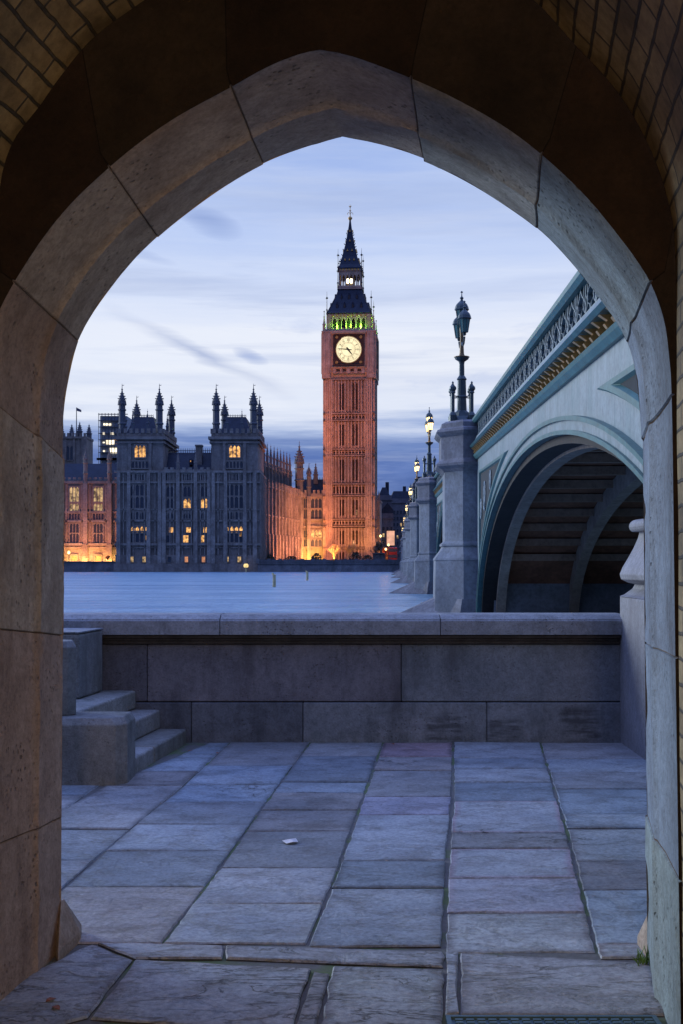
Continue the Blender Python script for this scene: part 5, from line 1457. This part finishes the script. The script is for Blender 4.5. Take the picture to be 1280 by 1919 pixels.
# ================================================================== far right: offices, bus, hoarding, statue, trees
offs = [(708, 735, 928, 350, 'blue grey office block right of the clock tower foot', 4, 7, ()),
        (730, 775, 934, 380, 'dark office block with a row of lit windows behind the bridge lamps', 7, 8, ((3, 5), (4, 5), (5, 6), (2, 3), (5, 3))),
        (775, 850, 905, 430, 'distant dark office block mostly hidden behind the bridge piers', 8, 8, ()),
        (716, 738, 962, 338, 'low brick block with an arched gable between the taller offices', 3, 5, ((0, 3), (2, 3), (1, 2)))]
for k, (xa, xb, yt, D, lb, nx, nz, litset) in enumerate(offs):
    o = thing('office_building', lb, 'building', (PX((xa + xb) / 2, D), D, 1.4), 0)
    w_ = (xb - xa) * D / F; h_ = PZ(yt, D) - 1.4
    mb = MB(); mb.box(-w_ / 2, w_ / 2, 0, 14, 0, h_); mb.box(-w_ / 2 - .3, w_ / 2 + .3, -.3, 14, h_ - 1.5, h_ - 1.2)
    mb.build('wall', M['office'], o)
    mb = MB()
    if k == 3: mb.xz([(-w_ / 2, h_), (-w_ / 2, h_ + 1), (0, h_ + 3), (w_ / 2, h_ + 1), (w_ / 2, h_)], 0, 12)
    else: mb.taper(-w_ / 2 + .5, w_ / 2 - .5, 1, 12, h_, h_ + 2.4, 1.0); mb.box(w_ * .1, w_ * .1 + 1.0, 3, 5, h_, h_ + 4)
    mb.build('roof', M['slate'], o)
    for i in range(nx):
        for j in range(nz):
            window(o, Tm(-w_ / 2 + w_ * (i + .5) / nx, 0, 2 + (h_ - 5) * j / nz), w_ / nx * .5, (h_ - 5) / nz * .55, 1, 1, 'litcool' if (i, j) in litset else 'glass', 'office', False)
bus = thing('red_bus', 'red double decker bus crossing at the far end of the bridge', 'bus', (PX(737, 312), 312, 1.4), R(8))
mb = MB(); mb.box(-1.25, 1.25, 0, 9, .4, 4.3); mb.build('body', M['red'], bus, bevel=.25)
for z in (1.5, 3.1):
    mb = MB(); mb.box(-1.05, 1.05, -.03, 0, z, z + .8); mb.build('window', M['glass'], bus)
for x_ in (-.9, .9):
    mb = MB(); mb.tube((x_ - .15, 1.5, .45), (x_ + .15, 1.5, .45), .45, .45, 12); mb.build('wheel', M['blk'], bus)
    mb = MB(); mb.tube((x_, -.06, .9), (x_, 0, .9), .14, .14, 8); mb.build('headlight', M['litcool'], bus)
hd = thing('lit_hoarding', 'glowing pink advertising panel on a post behind the bridge end', 'hoarding', (PX(733, 325), 325, 1.4))
mb = MB(); mb.box(-.15, .15, .1, .3, 0, 5.2); mb.build('post', M['blk'], hd)
mb = MB(); mb.box(-1.2, 1.2, 0, .3, 4.8, 9.0); fr_ = mb.build('frame', M['blk'], hd)
M['pink'] = glow('backlit_panel', (1, .52, .36), .75, .15, .5)
mb = MB(); mb.box(-1.05, 1.05, -.04, -.003, 4.95, 8.85); mb.build('panel', M['pink'], fr_)
stt = thing('bronze_statue', 'dark bronze horse chariot statue on a stone plinth at the bridge end', 'statue', (PX(711, 268), 268, 1.4))
mb = MB(); mb.box(-1.3, 1.3, -1.2, 1.2, -.4, 2.2); mb.box(-1.5, 1.5, -1.4, 1.4, 2.2, 2.45); mb.box(-1.6, 1.6, -1.5, 1.5, -.4, .2); mb.build('plinth', M['wallfar'], stt)
mb = MB()
for s_ in (-.45, .45):
    mb.lathe([(.1, -.9), (.34, -.7), (.30, 0), (.38, .6), (.12, .9)], 8, s_, 0)
mb2 = MB()
for s_ in (-.45, .45):
    mb2.tube((s_, .7, 3.5), (s_, -.6, 3.9), .36, .32, 8); mb2.tube((s_, -.5, 3.95), (s_, -1.0, 4.8), .26, .15, 7); mb2.tube((s_, -.95, 4.8), (s_, -1.4, 4.5), .15, .09, 6)
    for dx, y_, y2 in ((-.15, .6, .7), (.15, .6, .5), (-.15, -.55, -1.1), (.15, -.55, -.9)): mb2.tube((s_ + dx, y_, 3.5), (s_ + dx, y2, 2.45 if y_ > 0 else 3.0), .11, .07, 5)
mb2.tube((0, 1.1, 2.9), (0, 1.1, 3.9), .38, .30, 8); mb2.tube((0, 1.1, 3.9), (0, 1.1, 4.7), .28, .22, 8); mb2.tube((0, 1.1, 4.75), (0, 1.1, 5.1), .16, .14, 8); mb2.tube((.2, 1.1, 4.6), (.8, 1.0, 5.3), .08, .06, 5)
for s_ in (-.7, .7): mb2.tube((s_ - .04, 1.1, 2.95), (s_ + .04, 1.1, 2.95), .5, .5, 12)
mb.bm.free(); mb2.build('figure_group', M['bronze'], stt)

def bare_tree(x, y, z, h, label, seed):
    r_ = random.Random(seed); t = thing('bare_tree', label, 'tree', (x, y, z), r_.uniform(0, 6))
    mt, mc = MB(), MB()
    def grow(p, d, L, r, dep):
        q = p + d * L
        (mt if dep == 0 else mc).tube(p, q, r, r * .7, 5 if dep < 2 else 3)
        if dep >= 5: return
        for i in range(4 if dep < 2 else 3):
            nd = (d + Vector((r_.uniform(-1, 1), r_.uniform(-1, 1), r_.uniform(-.25, .6))) * (.75 if dep else .9)).normalized()
            grow(p + d * L * (r_.uniform(.55, 1) if i else 1), nd, L * r_.uniform(.62, .82), max(r * .55, .028), dep + 1)
    grow(Vector((0, 0, 0)), Vector((.03, .0, 1)).normalized(), h * .26, h * .028, 0)
    mt.build('trunk', M['bark'], t); mc.build('crown', M['bark'], t); return t
bare_tree(PX(625, 285), 285, 1.4, 6.4, 'small bare tree glowing orange in front of the clock tower', 3)
bare_tree(PX(652, 292), 292, 1.4, 6.6, 'dimmer bare tree right beside the glowing orange one', 9)
bare_tree(PX(707, 290), 290, 1.4, 6.5, 'small bare tree at the right foot of the clock tower', 14)
bare_tree(PX(201, 260.5), 260.5, 1.35, 2.6, 'small bare shrub tree on the glowing terrace at left', 21)

def shrub(x, y, z, w, h, label, seed):
    r_ = random.Random(seed); t = thing('shrub', label, 'shrub', (x, y, z), 0, 'dark shrubs along the far bank')
    mb = MB()
    for i in range(420):
        a = r_.uniform(0, 6.283); q = r_.random() ** .5; zz2 = r_.random(); k = math.sqrt(max(0, 1 - (zz2 * 1.0) ** 2)) * (.8 + .35 * noise.noise(Vector((math.cos(a) * 2, math.sin(a) * 2, seed))))
        c = Vector((w / 2 * q * k * math.cos(a), w / 3 * q * k * math.sin(a), .1 + h * zz2))
        u = Vector((r_.uniform(-1, 1), r_.uniform(-1, 1), r_.uniform(-1, 1))).normalized() * .16; v_ = u.cross(Vector((r_.uniform(-1, 1), r_.uniform(-1, 1), r_.uniform(-1, 1)))).normalized() * .11
        mb.poly([c - u, c + v_, c + u, c - v_])
    mb.build('foliage', M['bush'], t)
    mb = MB()
    for i in range(5): mb.tube((r_.uniform(-.2, .2), 0, -.1), (r_.uniform(-w * .3, w * .3), r_.uniform(-.3, .3), h * .7), .05, .02, 4)
    mb.build('stems', M['bark'], t)
M['bush'] = plain('dark_leaves', (.035, .05, .03), .7)
for i, (px, w_, h_, lb) in enumerate(((505, 3.0, 1.9, 'dark shrub on the far bank against the corner of the dark pavilion'), (545, 4.5, 1.6, 'dark shrub at the foot of the red lit receding range'), (592, 3.6, 2.2, 'dark shrub on the far bank just before the orange lit tree'), (668, 4.6, 2.4, 'dark shrub below the clock tower, beyond the bare trees'), (690, 3.4, 1.8, 'low dark shrub near the bronze statue'))):
    shrub(PX(px, 262), 262, 1.4, w_, h_, lb, 30 + i)
for i, (px, D, h_, lb) in enumerate(((714, 300, 6.6, 'tall glowing street lamp by the foot of the clock tower'), (724, 290, 3.2, 'glowing street lamp beside the bronze statue on the far bank'), (729, 300, 4.4, 'glowing street lamp nearest the red bus'))):
    t = thing('street_lamp', lb, 'street lamp', (PX(px, D), D, 1.4), 0, 'street lamps at the far bridge end')
    mb = MB(); mb.lathe([(.14, 0), (.08, .4), (.05, h_ - .3), (.1, h_)], 6); mb.build('post', M['iron'], t)
    mb = MB(); mb.lathe([(.08, h_), (.26, h_ + .15), (.28, h_ + .4), (.1, h_ + .62)], 8); mb.build('globe', M['lamplit'], t)
# far river walls
fw = thing('far_river_wall', 'dark stone river wall below the clock tower', 'river wall', (PX(600, 254), 254, WL))
x0, x1 = PX(482, 254) - PX(600, 254), PX(752, 254) - PX(600, 254)
mb = MB(); mb.loft([[(x0, -.8, -1), (x1, -.8, -1), (x1, 2, -1), (x0, 2, -1)], [(x0, 0, 1.6), (x1, 0, 1.6), (x1, 2, 1.6), (x0, 2, 1.6)]]); mb.build('wall', M['wallfar'], fw)
mb = MB(); mb.box(x0, x1, -.15, 1.2, 1.6, 1.85); mb.box(x0, x1, .1, .7, 1.85, 2.6)
for i in range(14): x_ = x0 + (x1 - x0) * i / 13; mb.box(x_ - .35, x_ + .35, -.05, .8, 1.85, 2.8)
mb.build('parapet', M['wallfar'], fw)
tw_ = thing('terrace_wall', 'dark river wall under the glowing terrace of the left palace wing', 'river wall', (PX(150, 256), 256, WL))
x0, x1 = PX(-80, 256) - PX(150, 256), PX(217, 256) - PX(150, 256)
mb = MB(); mb.loft([[(x0, -.6, -1), (x1, -.6, -1), (x1, 2, -1), (x0, 2, -1)], [(x0, 0, 1.5), (x1, 0, 1.5), (x1, 2, 1.5), (x0, 2, 1.5)]]); mb.build('wall', M['wallfar'], tw_)
mb = MB(); mb.box(x0, x1, 0, .5, 1.5, 2.1); mb.box(x0, x1, -.1, .6, 2.1, 2.25); mb.build('parapet', M['wallfar'], tw_)
fe = thing('far_embankment_wall', 'dark embankment wall continuing beyond the far end of the bridge', 'river wall', (40, 262, WL))
mb = MB(); mb.box(-24, 200, 0, 2, -1, 2.2); mb.box(-24, 200, -.2, 1, 2.2, 2.5); mb.build('wall', M['wallfar'], fe)

# terrace lamp standard
tl = thing('terrace_lamp', 'glowing globe lamp standard on the terrace at far left', 'street lamp', (PX(128, 258.5), 258.5, 1.4))
mb = MB(); mb.lathe([(.16, 0), (.1, .3), (.06, .5), (.05, 2.0), (.1, 2.1)], 8); mb.build('column', M['iron'], tl)
mb = MB(); mb.lathe([(.1, 2.1), (.26, 2.25), (.3, 2.45), (.2, 2.7), (.05, 2.8)], 10); mb.build('globe', M['lamplit'], tl)
# marker lamp by the pavilion and mooring posts in the river
mk = thing('marker_post', 'small glowing yellow marker on a pole at the foot of the dark pavilion', 'marker post', (PX(460, 252.6), 252.6, WL - .5))
mb = MB(); mb.lathe([(.16, 0), (.16, 1.35), (.3, 1.45)], 8); mb.build('pole', M['timber'], mk)
M['amber'] = glow('amber_lamp', (1, .72, .28), 1.1, .3, 2)
mb = MB(); mb.lathe([(.3, 1.45), (.5, 1.6), (.52, 2.0), (.3, 2.25)], 10); mb.build('lamp', M['amber'], mk)
for (px, py, hpx, lb) in ((513, 1100, 27, 'weathered yellow mooring post in the river, nearer of the two'), (575, 1088, 19, 'smaller yellow mooring post in the river, farther and to the right')):
    D = (CAMZ - WL) * F / (py - HZ); h_ = hpx * D / F
    o = thing('mooring_post', lb, 'mooring post', (PX(px, D), D, WL), R(30), 'mooring posts')
    mb = MB(); mb.lathe([(.15, -.5), (.14, h_ * .35), (.13, h_ * .75), (.15, h_ * .78), (.15, h_ * .85), (.10, h_ * .87)], 10, sq=.8); mb.build('post', M['timber'], o)
    mb = MB(); mb.loft([[(-.16, -.05, h_ * .80), (.10, -.05, h_ * .80), (.10, .05, h_ * .80), (-.16, .05, h_ * .80)], [(-.20, -.03, h_), (-.08, -.03, h_ * .96), (-.08, .03, h_ * .96), (-.20, .03, h_)]]); mb.build('post_head', M['timber'], o)

# ================================================================== floodlights on the far bank
def flood(loc, target, e, c, size=R(70), blend=.6, rad=.5): return lamp('floodlight', 'SPOT', loc, e, c, None, target, spot_size=size, spot_blend=blend, shadow_soft_size=rad, specular_factor=.1)
RED = (1, .31, .13); ORG = (1, .42, .09); YEL = (1, .50, .12)
flood((CX - 9, D4 - 38, 3.0), (CX - 1, D4, 22), 41000, RED, R(62))
flood((CX - 16, D4 - 46, 20.0), (CX, D4, 46), 62000, (1, .31, .13), R(40))
flood((CX + 2, D4 - 10, 2.0), (CX + 1, D4 + 1, 24), 6000, ORG, R(110))
lamp('floodlight', 'AREA', (wing.location.x - 3, D2 - 1.7, 1.7), 2700, YEL, None, (wing.location.x - 3, D2 + .6, 7), shape='RECTANGLE', size=24, size_y=.4)
flood((wing.location.x + 1, D2 - 7, 2.2), (wing.location.x + 1, D2, 9), 9000, RED, R(130))
mid = P0.lerp(P1, .5); nrm = Vector((math.sin(ra), -math.cos(ra)))
for k in (.2, .5, .8):
    b_ = P0.lerp(P1, k) + nrm * 9
    tg = P0.lerp(P1, k + .02)
    flood((b_.x, b_.y, 2.0), (tg.x, tg.y, 10), 19000, RED, R(125))
flood((PX(577, 311), 313.5, 1.9), (PX(577, 318), 318, 5), 6500, (1, .48, .08), R(130))
flood((PX(590, 300), 303, 2.0), (PX(590, 318), 318, 10), 5500, RED, R(95))
flood((PX(622, 283), 283.2, 1.8), (PX(625, 285), 285.5, 5.5), 6000, (1, .46, .09), R(120))
flood((PX(712, 316), 317, 2.0), (PX(706, 322), 322, 9), 1500, ORG, R(110))
lamp('street_light', 'POINT', (PX(722, 300), 306, 6), 1400, (1, .38, .15), shadow_soft_size=.4, specular_factor=0)

# ================================================================== small things on the pavement
p = G(543, 1580)
pp = thing('paper_scrap', 'crumpled white scrap of paper lying on the flagstones', 'litter', (p.x, p.y, .004), .5); pp.scale = (.78, .78, .78)
mb = MB(); pts = [(-.045, -.03), (.0, -.05), (.05, -.03), (.055, .02), (.01, .055), (-.05, .03)]
zs = [.004, .016, .006, .022, .008, .014]
c_ = mb.v((.0, .0, .026)); vs = [mb.v((x_, y_, z_)) for (x_, y_), z_ in zip(pts, zs)]; us_ = [mb.v((x_, y_, z_ - .003)) for (x_, y_), z_ in zip(pts, zs)]
for i in range(6): mb.f([vs[i], vs[(i + 1) % 6], c_]); mb.f([us_[i], us_[(i + 1) % 6], vs[(i + 1) % 6], vs[i]])
mb.f(us_[::-1]); mb.build('paper', M['paper'], pp)
lf = MB(); pl = [(-.045, 0), (-.02, -.022), (.01, -.026), (.05, 0), (.012, .026), (-.02, .02)]
a_ = [lf.v((x_, y_, .004 + .012 * abs(y_) / .026)) for x_, y_ in pl]; b2 = [lf.v((x_, y_, .001 + .012 * abs(y_) / .026)) for x_, y_ in pl]
lf.f(a_); lf.f(b2[::-1])
for i in range(6): lf.f([b2[i], b2[(i + 1) % 6], a_[(i + 1) % 6], a_[i]])
lfm = lf.mesh('leaf', M['leafdry'])
for px, py, rz, lb in ((355, 1409, .4, 'orange dry leaf on the paving nearest the bottom step'), (407, 1413, 1.4, 'orange dry leaf on the paving, second one out from the steps'),
                       (737, 1396, 2.2, 'orange dry leaf at the foot of the parapet, right of centre'), (94, 1878, .9, 'brown dry leaf on the threshold stone by the left jamb'), (104, 1893, 2.4, 'brown dry leaf lying in front of the other by the left jamb')):
    p = G(px, py); o = tag(place('dry_leaf', lfm, None, Tm(p.x, p.y, .006, rz) @ Matrix.Scale(.5, 4)), lb, 'leaf', 'fallen leaves')
p = G(1210, 1808)
gt = MB(); r_ = random.Random(5)
for i in range(26):
    a = r_.uniform(0, 6.28); x_, y_ = r_.uniform(-.03, .03), r_.uniform(-.03, .03); h_ = r_.uniform(.03, .085); b_ = Vector((math.cos(a), math.sin(a), 0)) * r_.uniform(.01, .04)
    gt.tube((x_, y_, 0), (x_ + b_.x * .4, y_ + b_.y * .4, h_ * .6), .003, .0025, 3); gt.tube((x_ + b_.x * .4, y_ + b_.y * .4, h_ * .6), (x_ + b_.x, y_ + b_.y, h_), .0025, .0006, 3)
tag(gt.build('grass_tuft', M['grassblade'], None, loc=(p.x, p.y, .0)), 'little green grass tuft at the foot of the right jamb', 'plant')
gd = thing('drain_grating', 'iron grating let into the floor at the bottom right', 'grating', (G(836, 1906).x, G(836, 1906).y, .004))
mb = MB(); W_, L_ = .74, .36
mb.box(0, W_, -L_, 0, -.02, -.006); mb.box(0, W_, -.016, 0, -.006, .004); mb.box(0, W_, -L_, -L_ + .016, -.006, .004); mb.box(0, .016, -L_ + .016, -.016, -.006, .004); mb.box(W_ - .016, W_, -L_ + .016, -.016, -.006, .004)
for j in range(12):
    for i in range(18):
        xa = .03 + i * .039; yb = -.03 - j * .026
        mb.box(xa, xa + .027, yb - .014, yb, -.006, .003)
mb.build('grate', M['grate'], gd)
